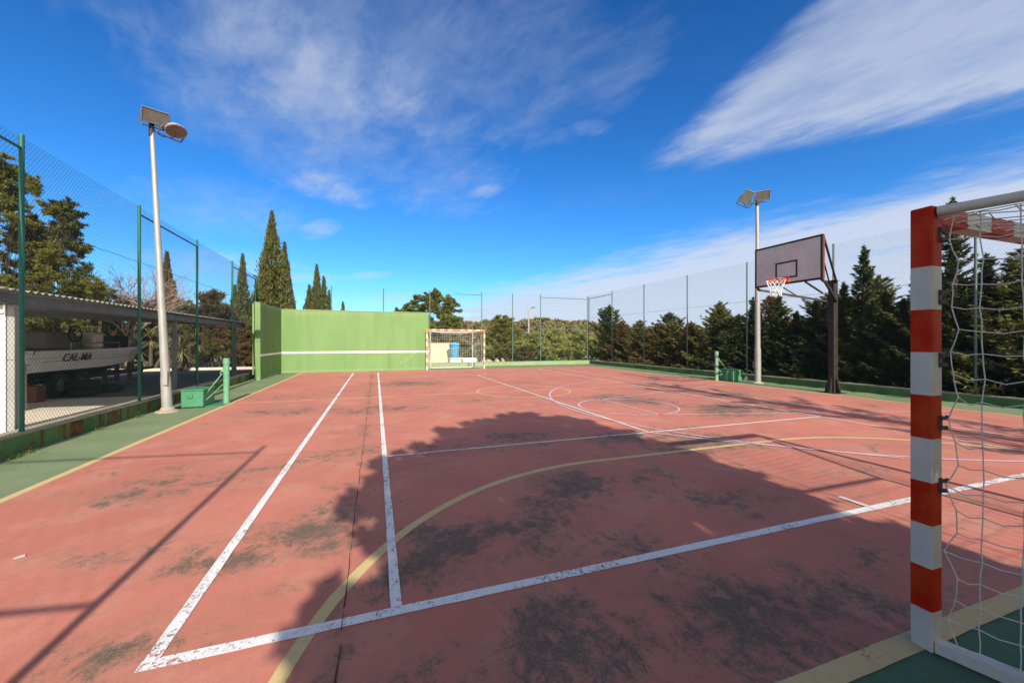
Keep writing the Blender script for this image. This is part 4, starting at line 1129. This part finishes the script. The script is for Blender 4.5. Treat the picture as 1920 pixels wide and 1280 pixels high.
def put(root, x, y, z, rz, sc, label, cat='tree', group=None, first=False, name=None):
    if first:
        root.location = (x, y, z); root.rotation_euler = (0, 0, rz); root.scale = (sc, sc, sc) if not hasattr(sc, '__len__') else sc
        o = root; o['label'] = label
        if group: o['group'] = group
    else:
        o = dup(root, (x, y, z), rz, (sc, sc, sc) if not hasattr(sc, '__len__') else sc, label, group)
    o['category'] = cat
    return o


# --- the row of conifers behind the right fence: photo column of the tip, tip row, distance of the row plane
con = [conifer(5.0, 1.75, 105, [L_CON], 11, 95, 1.12, .9, .15, .16), conifer(4.2, 1.6, 140, [L_CONG], 12, 62, .62), conifer(4.0, 1.5, 130, [L_CONB], 13, 60, .6), conifer(3.6, 1.6, 130, [L_CON], 14, 64, .55)]
tmpl_h = [5.0, 4.2, 4.0, 3.6]; used = [False] * 4
GRP = 'conifers in the row behind the right fence'
row = [
 (1143, 572, 15.2, 3, 'dark conifer nearest the far right corner of the fence'),
 (1168, 602, 15.6, 2, 'rusty brown conifer next to the dark one at the far right corner'),
 (1200, 600, 15.2, 1, 'olive conifer right of the rusty brown one near the far corner'),
 (1232, 606, 15.0, 2, 'brownish low conifer between the second and third right fence posts'),
 (1262, 600, 15.4, 1, 'bushy olive conifer left of the fence post behind the net post'),
 (1296, 603, 15.0, 2, 'dull brown conifer left of the right-hand net post'),
 (1348, 575, 14.9, 1, 'tall olive conifer directly behind the right-hand net post'),
 (1385, 590, 14.8, 3, 'dark bushy conifer behind the right green box'),
 (1412, 558, 15.2, 0, 'dark conifer behind the floodlight pole on the right'),
 (1460, 552, 15.0, 0, 'spiky conifer whose tip stands below the basketball hoop net'),
 (1494, 584, 14.8, 0, 'low olive conifer right of the hoop net, under the board'),
 (1530, 560, 14.8, 0, 'dark green conifer just left of the basketball post'),
 (1582, 530, 15.0, 0, 'slim conifer just right of the basketball post'),
 (1620, 462, 15.2, 0, 'tallest pointed conifer between the basketball post and the near goal'),
 (1660, 548, 14.7, 0, 'dark spire-topped conifer right of the tallest pointed one'),
 (1694, 560, 14.7, 0, 'dark conifer partly hidden by the left edge of the near goal post'),
 (1786, 372, 14.6, 0, 'very tall conifer rising behind the top corner of the near goal'),
 (1850, 476, 15.0, 0, 'pointed conifer seen through the near goal net, left of two'),
 (1895, 500, 14.8, 0, 'pointed conifer seen through the near goal net at the picture edge'),
 (1935, 455, 14.8, 1, 'conifer at the right edge of the picture behind the goal net'),
]
for (u, v_, xp, k, lb) in row:
    r_ = (u - 960) / FPX; Z = xp / (r_ * CY_ + SY_); y = Z * (CY_ - r_ * SY_); hgt = CAM_H - (v_ - 641) / FPX * Z + .2
    sc = hgt / tmpl_h[k]; wx = max(sc, 1.05 if k == 0 else 1.12) * random.uniform(.95, 1.1)
    put(con[k], xp, y, -.2, random.uniform(0, 6.28), (wx, wx, sc), lb, 'tree', GRP, first=not used[k]); used[k] = True
extra = [(17.0, 19.5, 3, .95), (17.2, 16.0, 1, .9), (17.0, 13.0, 2, .95), (17.1, 10.6, 3, 1.0), (16.9, 8.9, 1, .95), (17.2, 7.2, 3, 1.05), (17.0, 5.4, 0, .85), (16.6, 4.0, 3, 1.1), (14.6, 2.4, 0, 1.0), (14.8, .8, 3, 1.15), (14.7, -.9, 1, 1.1)]
for (x, y, k, sc) in extra:
    put(con[k], x, y, -.2, random.uniform(0, 6.28), (sc * 1.25, sc * 1.25, sc), 'dark conifer filling the second row behind the right-hand trees', 'tree', 'second row of conifers on the right')

# --- trees behind the camera that shade the court
prof = [(-.55, 0), (-.52, 3.0), (-.47, 3.35), (-.56, 3.5), (-.46, 3.95), (-.52, 4.12), (-.34, 4.2), (-.36, 4.42), (-.12, 4.62), (-.16, 4.8), (.06, 4.86), (.37, 5.03), (.34, 5.47), (.87, 5.40), (.86, 5.88), (1.28, 5.92), (1.61, 6.32), (2.03, 6.07), (2.37, 6.54), (2.78, 6.16), (3.34, 6.07), (3.63, 5.72), (3.85, 5.26), (4.02, 4.95), (3.98, 4.2), (4.02, 0)]
def inside(x, z):
    c = False
    for i in range(len(prof)):
        (x0, z0), (x1, z1) = prof[i - 1], prof[i]
        if (z0 > z) != (z1 > z) and x < (x1 - x0) * (z - z0) / (z1 - z0) + x0: c = not c
    return c
rg = np.random.default_rng(31); cl = []
while len(cl) < 900:
    x, z, r_ = rg.uniform(-.6, 4.1), rg.uniform(.5, 6.6), rg.choice([.14, .22, .34, .5])
    q = r_ * 1.0
    if all(inside(x + q * a, z + q * b) for a, b in ((0, .8), (0, -.8), (1, 0), (-1, 0), (.7, .5), (-.7, .5), (.7, -.5), (-.7, -.5))): cl.append((x - 1.85, rg.uniform(-.3, .3), z, r_))
c_ = crown_tree('evergreen_tree', 6.5, cl, 200000, L_CYP, 40, .16, .08, r0=.2, flat=.8, hub=.25)
put(c_, 1.85, -3.0, 0, 0, 1, 'big dense evergreen behind the camera whose ragged shadow covers the middle of the court', first=True)
for i in range(4):
    c_ = crown_tree('shrub', 2.6, [(0, 0, 1.2, 1.1), (.4, .2, 1.9, .8), (-.5, 0, 1.8, .8)], 6000, L_BROAD, 70 + i, .2, .11, hub=.2)
    put(c_, 4.6 + i * 1.25, -3.1, -.2, i, (1, 1, .86), 'leafy shrub behind the camera shading the near goal', 'shrub', 'shrubs behind the camera', first=True)
c_ = conifer(8.8, 1.9, 34, [L_CON], 21, 50, .25, 1.3)
put(c_, 8.75, -3.1, -.2, 1.0, 1, 'tall open conifer behind the camera throwing a long branching shadow', first=True)

# --- left background
def place(u, v_, Z):
    Xc = (u - 960) / FPX * Z; return Xc * CY_ + Z * SY_, -Xc * SY_ + Z * CY_, CAM_H - (v_ - 641) / FPX * Z + .2
x, y, h = place(510, 398, 30)
c_ = cypress(h, 1.42, [(0, 0, 1, .82), (-.75, .1, .62, .55), (.35, .3, .7, .6), (-.35, -.4, .75, .6)], 22000, L_CYP, 50, .34, .085); put(c_, x, y, -.2, 0, 1, 'tallest cypress behind the left end of the green wall', first=True)
x, y, h = place(534, 456, 30.5)
c_ = cypress(h, .85, [(0, 0, 1, .75), (.45, 0, .62, .6), (.2, .3, .8, .5)], 13000, L_CYP, 51, .34, .085); put(c_, x, y, -.2, 0, 1, 'slimmer cypress touching the right side of the tallest one', first=True)
x, y, h = place(594, 498, 34)
c_ = cypress(h, 1.1, [(0, 0, 1, .6), (.55, 0, .88, .5), (-.6, .1, .78, .6), (.95, .1, .74, .35), (0, .2, .7, .9)], 14000, leaf_mat('bright_cypress_leaves', (.065, .080, .022), (.12, .125, .04), .2), 52, .36, .09); put(c_, x, y, -.2, 0, 1, 'many-pointed cypress standing above the green wall', first=True)
x, y, h = place(455, 478, 26)
c_ = cypress(h, .8, [(0, 0, 1, .6), (-.45, 0, .72, .5), (.3, .1, .6, .8), (.0, .2, .55, 1.0)], 12000, L_CYP, 53, .32, .08); put(c_, x, y, -.2, 0, 1, 'dark cypress behind the fourth post of the left fence', first=True)
x, y, h = place(313, 474, 24)
c_ = cypress(h, .75, [(0, 0, 1, .75), (-.4, 0, .7, .5), (.3, .1, .75, .5)], 9000, L_CYPB, 54, .30, .075); put(c_, x, y, -.2, 0, 1, 'brownish cypress behind the left floodlight pole', first=True)
x, y, h = place(395, 525, 23)
c_ = crown_tree('dry_tree', h, [(-.7, 0, h * .55, 1.0), (.6, .2, h * .6, 1.1), (0, 0, h * .80, .8), (.1, 0, h * .66, 1.0), (-.2, -.5, h * .42, 1.2), (1.0, 0, h * .42, 1.0), (-1.2, 0, h * .38, 1.0)], 22000, L_CYPB, 55, .20, .07); put(c_, x, y, -.2, 0, 1, 'reddish brown conifer between the second and third left fence posts', first=True)
x, y, h = place(425, 555, 25)
c_ = crown_tree('broad_tree', h, [(-.7, 0, h * .5, 1.1), (.6, .2, h * .55, 1.2), (0, 0, h * .78, .9), (1.5, 0, h * .5, 1.2)], 14000, L_BROAD, 56, .16, .08); put(c_, x, y, -.2, 0, 1, 'green bushy tree right of the reddish brown conifer', first=True)
x, y, h = place(480, 600, 24)
c_ = crown_tree('broad_tree', h, [(-.4, 0, h * .45, 1.0), (.5, .2, h * .5, 1.0), (0, 0, h * .75, .8)], 10000, L_CYP, 57, .16, .07); put(c_, x, y, -.2, 0, 1, 'low dark tree at the near end of the green wall', first=True)
# pines
x, y, h = place(5, 285, 16)
def pine_clumps(h, w, n, seed, z0=.30):
    rg = np.random.default_rng(seed); cl = []
    while len(cl) < n:
        tt = rg.random(); z = h * (z0 + (.97 - z0) * tt); a = rg.random() * 6.283
        env = w * (1 - tt ** 1.6) ** .75 * (.75 + .35 * math.sin(a * 3 + tt * 9)) + .15
        rr_ = env * (.45 + .6 * rg.random())
        cl.append((math.cos(a) * rr_, math.sin(a) * rr_, z + .2 * rr_, rg.uniform(.26, .52)))
    return cl
c_ = crown_tree('pine_tree', h, pine_clumps(h, 3.1, 150, 5, .22), 100000, L_PINE, 58, .15, .036, r0=.14, flat=.85); put(c_, x, y, -.2, 0, 1, 'big olive green pine at the left edge above the carport', first=True)
x, y, h = place(122, 372, 17)
c_ = crown_tree('pine_tree', h, pine_clumps(h, 1.05, 60, 6, .25), 36000, L_CYP, 59, .15, .034, r0=.12, flat=.85); put(c_, x, y, -.2, 0, 1, 'darker narrower pine right of the first left fence post', first=True)
x, y, h = place(40, 560, 19)
c_ = crown_tree('pine_tree', 3.4, [(math.cos(i * 2.4) * 2.8 * ((i % 5) / 5 + .1), math.sin(i * 2.4) * 1.2, .8 + (i % 7) * .36, .85) for i in range(20)], 30000, L_BROAD, 60, .17, .05, r0=.12); put(c_, x + 1.6, y + .6, 0.1, 0, 1, 'leafy dark green undergrowth tree behind the stern of the boat', first=True)
x, y, h = place(150, 560, 20)
c_ = crown_tree('broad_tree', 4.2, [(math.cos(i * 2.4) * 1.5 * ((i % 5) / 5 + .1), math.sin(i * 2.4) * .9, 1.0 + (i % 7) * .46, .7) for i in range(16)], 20000, L_PINE, 61, .16, .06, r0=.12); put(c_, x, y, 0.1, 0, 1, 'bright olive tree above the carport roof, behind the boat', first=True)
for i, (u, v_, Z, w, n_, mt, lb) in enumerate((
    (55, 405, 18, 1.5, 34000, L_PINE, 'yellow-green pine filling the gap left of the darker narrower pine'),
    (95, 470, 17.5, 1.5, 30000, L_PINE, 'low bright pine directly above the carport roof at the left'),
    (170, 540, 22, 1.3, 16000, L_BROAD, 'round green tree above the carport roof, left of the leafless tree'),
    (245, 552, 24, 1.5, 16000, L_BOUG, 'brownish green tree below the leafless tree'),
    (345, 560, 24, 1.5, 16000, L_BROAD, 'low green tree right of the left floodlight pole'),
    (285, 568, 23, 1.3, 14000, L_DRY, 'dry pinkish tree just left of the left floodlight pole'))):
    x, y, h = place(u, v_, Z)
    c_ = crown_tree('pine_tree' if mt is L_PINE else 'broad_tree', h, pine_clumps(h, w, 60, 300 + i, .12), n_, mt, 300 + i, .16, .045, r0=.11, flat=.85); put(c_, x, y, -.2, 0, 1, lb, first=True)
# giant yucca poking above the roof
def yucca(heads, mat, seed, blade=.7, n=70):
    rg = np.random.default_rng(seed); root = thing('yucca_plant', '', '')
    mb = MB(); C, D, Ls, Ws = [], [], [], []
    bl = MB()
    for (hx, hy, hz) in heads:
        mb.tube([(hx * .2, hy * .2, -.1), (hx * .7, hy * .7, hz * .5), (hx, hy, hz)], [.09, .07, .05], 7)
        for i in range(n):
            el = math.asin(rg.uniform(-.75, .98)); az = rg.random() * 6.283; d = Vector((math.cos(el) * math.cos(az), math.cos(el) * math.sin(az), math.sin(el)))
            L = blade * rg.uniform(.75, 1.1); p0 = Vector((hx, hy, hz - (.18 if el < 0 else 0))); sd = d.cross(Vector((0, 0, 1))).normalized() * .024
            p1 = p0 + d * L * .55; p2 = p0 + d * L - Vector((0, 0, .12 * L * (1 - abs(math.sin(el)))))
            k = len(bl.v); bl.v += [tuple(p0 - sd * .7), tuple(p0 + sd * .7), tuple(p1 + sd), tuple(p1 - sd), tuple(p2)]
            bl.face((k, k + 1, k + 2, k + 3)); bl.face((k + 3, k + 2, k + 4))
    mb.build('stem', BARK, root); bl.build('blades', mat, root)
    return root
x, y, h = place(336, 615, 17.0)
c_ = yucca([(0, 0, 1.7), (.55, .2, 1.35), (-.6, .1, 1.45), (.2, -.2, 1.0), (-.2, .3, 2.1)], L_YUC, 62, .72, 90); put(c_, x, y, .15, 0, 1, 'large spiky yucca under the right end of the carport roof', 'plant', first=True)
x, y, h = place(283, 640, 18.5)
c_ = yucca([(0, 0, 1.5), (.5, .2, 1.1), (-.5, 0, 1.0)], L_YUC, 64, .6, 80); put(c_, x, y, .15, 0, 1, 'smaller yucca beyond the bow of the boat', 'plant', first=True)
x, y, h = place(166, 525, 17.5)
c_ = yucca([(0, 0, h - .3), (.4, .2, h - .9), (-.4, .1, h - .7)], L_OLIVE, 63, .75, 70); put(c_, x, y, 0, 0, 1, 'tall yellow-green yucca rising above the carport beside the pine', 'plant', first=True)
# bare tree
def bare(h, seed):
    rg = random.Random(seed); root = thing('bare_tree', '', ''); mb = MB()
    def br(p, d, L, r, k):
        q = p + d * L * .5 + Vector((rg.gauss(0, .05), rg.gauss(0, .05), 0)) * L; e = q + (d + Vector((rg.gauss(0, .18), rg.gauss(0, .18), .1))).normalized() * L * .5
        mb.tube([p, q, e], [r, r * .8, r * .6], 5 if k > 2 else 3, caps=False)
        if k == 0: return
        for i in range(3 if k > 1 else 4):
            dd = (d + Vector((rg.gauss(0, .55), rg.gauss(0, .55), rg.gauss(.12, .3)))).normalized(); br(p.lerp(e, rg.uniform(.55, 1)), dd, L * rg.uniform(.6, .82), r * .58, k - 1)
    for i in range(4): br(Vector((0, 0, .0)), Vector((rg.gauss(0, .3), rg.gauss(0, .3), 1)).normalized(), h * .36, .075, 5)
    mb.build('branches', BARK_PALE, root); return root
x, y, h = place(225, 472, 20)
c_ = bare(h, 3); put(c_, x, y, -.2, 0, 1, 'leafless pinkish tree behind the carport, left of the floodlight pole', first=True)
x, y, h = place(350, 520, 26)
put(c_, x, y, -.2, 1.4, .72, 'smaller leafless tree right of the left floodlight pole')
# shrubs at the back of the yard
def shrub(w, h, mat, seed, n=9000, lf=.10, lw=.06):
    rg = np.random.default_rng(seed); cl = [(rg.uniform(-w / 2, w / 2), rg.uniform(-.3, .3), h * rg.uniform(.2, .82), rg.uniform(.3, .5)) for i in range(11)]
    return crown_tree('shrub', h, cl, n, mat, seed, lf, lw, hub=.15, r0=.05)
for (u, v_, Z, w, mt, lb) in ((392, 628, 21.0, 1.5, L_BOUG, 'dark shrub with brownish leaves right of the large yucca'), (428, 612, 21.5, 1.6, L_RED, 'reddish flowering shrub behind the last carport column'), (462, 600, 21.5, 1.5, L_BOUG, 'tall leafy shrub between the carport and the green side wall'),
                             (362, 655, 20.5, 1.2, L_BROAD, 'low green shrub at the foot of the large yucca'), (240, 615, 22, 2.2, L_RED, 'reddish shrub behind the bow of the boat'), (185, 622, 21, 2.2, L_BROAD, 'green shrub behind the middle of the boat'), (120, 640, 20.5, 2.0, L_BOUG, 'dark shrub behind the boat steering wheel'), (300, 630, 22, 1.8, L_BOUG, 'dark shrub behind the left floodlight pole'), (410, 650, 20.6, 1.5, L_BOUG, 'low dense shrub along the pale yard kerb'), (455, 652, 20.8, 1.4, L_RED, 'low shrub with red leaves near the end of the pale yard kerb'),
                             (60, 640, 20, 2.2, L_BROAD, 'green shrub behind the boat stern'), (10, 640, 20, 2.2, L_BOUG, 'dark shrub behind the cupboard')):
    x, y, h = place(u, v_, Z); h = max(h, 1.0)
    c_ = shrub(w, h, mt, u, 9000); put(c_, x, y, .12, 0, 1, lb, 'shrub', 'shrubs along the back of the yard', first=True)

# --- far centre
x, y, h = place(800, 540, 36)
rg = np.random.default_rng(9)
cl = [(rg.uniform(-2.9, 2.9), rg.uniform(-1.3, 1.3), 0, rg.uniform(.45, .75)) for i in range(220)]
cl = [(a, b, h * rg.uniform(.15, .95 - .055 * abs(a - .5) ** 1.5), r_) for a, b, _, r_ in cl]
c_ = crown_tree('broad_tree', h, cl, 120000, L_BROAD, 80, .20, .10, r0=.18); put(c_, x, y, -.2, -.2, 1, 'large leafy tree behind the right end of the green wall', first=True)
x, y, h = place(945, 583, 38)
cl = [(math.cos(i * 2.4) * 1.9 * (i % 6) / 6, math.sin(i * 2.4) * 1.2 * (i % 6) / 6, h * (.16 + .74 * (1 - ((i % 6) / 6) ** 2.5) * (.35 + .65 * rg.random())), .75) for i in range(60)]
c_ = crown_tree('pine_tree', h, cl, 36000, L_PINE, 81, .19, .06, r0=.16, flat=.6); put(c_, x, y, -.2, 0, 1, 'rounded pine right of the distant goal', first=True)
pep = None
for i, (u, v_, Z, s_, lb) in enumerate(((1000, 622, 33, 1.0, 'bright olive tree right of the rounded pine'), (1042, 614, 34, 1.1, 'bright olive tree in the middle of the far fence'), (1085, 618, 35, 1.1, 'bright olive tree left of the far right corner conifer'), (975, 640, 31, .8, 'low olive bush behind the slanting fence brace'), (1065, 645, 31, .85, 'low olive bush in front of the bright olive trees'), (920, 655, 30, .6, 'small olive bush just right of the distant goal'), (1110, 630, 36, 1.0, 'bright olive tree partly behind the far right corner conifer'), (1020, 640, 31, .8, 'low olive bush below the middle of the far fence'))):
    x, y, h = place(u, v_, Z)
    if pep is None:
        cl = [(math.cos(k * 2.4) * 1.7 * (k % 7) / 7, math.sin(k * 2.4) * 1.3 * (k % 7) / 7, 2.9 * (.10 + .76 * (1 - ((k % 7) / 7) ** 2.5) * (.2 + .8 * rg.random())), .66) for k in range(46)]
        pep = crown_tree('olive_tree', 2.9, cl, 40000, L_OLIVE, 82, .20, .055, r0=.12, flat=.8, hub=.2); put(pep, x, y, -.2, 0, (s_, s_, h / 2.9), lb, first=True, group='olive trees beyond the far fence')
    else: put(pep, x, y, -.2, i * 1.1, (s_, s_, h / 2.9), lb, group='olive trees beyond the far fence')
for i, (u, v_, Z, lb) in enumerate(((830, 612, 44, 'brownish bush behind the crossbar of the distant goal'), (875, 600, 50, 'dry pinkish bush between the leafy tree and the rounded pine'), (765, 600, 40, 'low bush hidden behind the green wall'))):
    x, y, h = place(u, v_, Z); c_ = shrub(3.4, h, (L_BOUG, L_DRY, L_BROAD)[i], 90 + i, 12000, .2, .11); put(c_, x, y, -.2, 0, 1, lb, 'bush', first=True)
for i, (x, y, w, h, mt) in enumerate(((7.0, 26.0, 2.4, 1.2, L_BROAD), (8.9, 25.6, 2.6, 1.35, L_BOUG), (10.8, 26.2, 2.6, 1.3, L_BOUG), (12.4, 25.4, 2.2, 1.45, L_OLIVE), (9.6, 28.3, 3.0, 1.7, L_BROAD), (13.6, 27.5, 2.4, 1.7, L_OLIVE))):
    c_ = shrub(w, h, mt, 200 + i, 9000, .13, .065); put(c_, x, y, -.2, 0, 1, ('low green bush behind the far wall, nearest the distant goal', 'brownish bush behind the far wall below the slanting brace', 'second brownish bush behind the far wall, farther from the goal', 'bright green bush by the far right corner of the fence', 'green bush at the foot of the slanting fence brace', 'bright bush behind the far right corner post')[i], 'bush', 'bushes behind the far wall', first=True)
x, y, h = place(835, 640, 29)
c_ = shrub(3.0, h + .6, L_BOUG, 95, 12000, .14, .07); put(c_, x, y, -.2, 0, 1, 'mottled shrub seen through the net of the distant goal', 'shrub', first=True)
x, y, h = place(880, 640, 28)
c_ = shrub(3.0, h + .5, L_BROAD, 96, 12000, .14, .07); put(c_, x, y, -.2, 0, 1, 'green shrub seen through the right half of the distant goal', 'shrub', first=True)
x, y, h = place(643, 568, 45)
c_ = cypress(h, .5, [(0, 0, 1, 1)], 4000, L_CYP, 97, .35, .1); put(c_, x, y, -.2, 0, 1, 'small cypress tip just above the green wall', first=True)

# far wooded hills: a mass of crowns nobody could count
rg = np.random.default_rng(99)
C, D, S = [], [], []
for i in range(1500):
    a = R(rg.uniform(-25, 150)); d = 55 + 150 * rg.random() ** .8; x, y = 4 + d * math.cos(a), 10 + d * math.sin(a); z = terrain(x, y); hh = rg.uniform(2.4, 4.6) * (1 if d > 80 else .75); w = hh * rg.uniform(.5, .8)
    n = 170; u = unit(n); u[:, 2] = np.abs(u[:, 2]) * 1.1 - .15
    C.append(np.array([x, y, z + hh * .35]) + u * np.array([w, w, hh * .62]) * rg.uniform(.55, 1.0, n)[:, None]); D.append(u + rg.normal(size=(n, 3)) * .6); S.append(np.full(n, .34 + d * .0026))
C, D, S = np.concatenate(C), np.concatenate(D), np.concatenate(S)
o = leaves('far_wood', C, D, S * 1.5, S, L_WOOD, None); tag(o, 'far wooded hillside of small olive and brown trees', kind='stuff')

# undergrowth strip below the right conifers
n = 16000; C = np.stack([rg.uniform(13.5, 18.5, n), rg.uniform(-1, 22, n), rg.random(n) ** 2 * .5 - .18], 1)
o = leaves('undergrowth', C, unit(n) + np.array([0, 0, .8]), rg.uniform(.12, .3, n), rg.uniform(.02, .05, n), L_CONG, None); tag(o, 'dry undergrowth and weeds below the conifer row', kind='stuff')
n = 260; ys = rg.choice([6.1, 6.5, 6.75, 8.2, 9.3, 5.2], n) + rg.normal(size=n) * .06
C = np.stack([-4.19 - (ys - 0) * .013 + np.abs(rg.normal(size=n)) * .04 + .05, ys, np.abs(rg.normal(size=n)) * .03], 1)
o = leaves('weeds', C, unit(n) + np.array([0, 0, 1.0]), rg.uniform(.02, .045, n), rg.uniform(.008, .016, n), L_BROAD, None); tag(o, 'small green weeds at the foot of the left low wall', kind='stuff')

# dry leaves and needles blown along the kerbs
n = 700; side_ = rg.random(n) < .45
xs = np.where(side_, -4.15 + np.abs(rg.normal(size=n)) * .22, 12.9 - np.abs(rg.normal(size=n)) * .35); ys = rg.uniform(2.5, 20, n)
k = rg.random(n) < .22; xs = np.where(k, rg.uniform(-3.5, 11, n), xs); ys = np.where(k, rg.uniform(1.5, 14, n), ys)
C = np.stack([xs - np.where(side_ & ~k, (ys - 6) * .012, 0), ys, np.full(n, .017)], 1); D = unit(n); D[:, 2] *= .12
o = leaves('fallen_leaves', C, D, rg.uniform(.015, .045, n), rg.uniform(.006, .016, n), L_DRY, None); tag(o, 'scattered dry leaves and needles along the kerbs and over the court', kind='stuff')
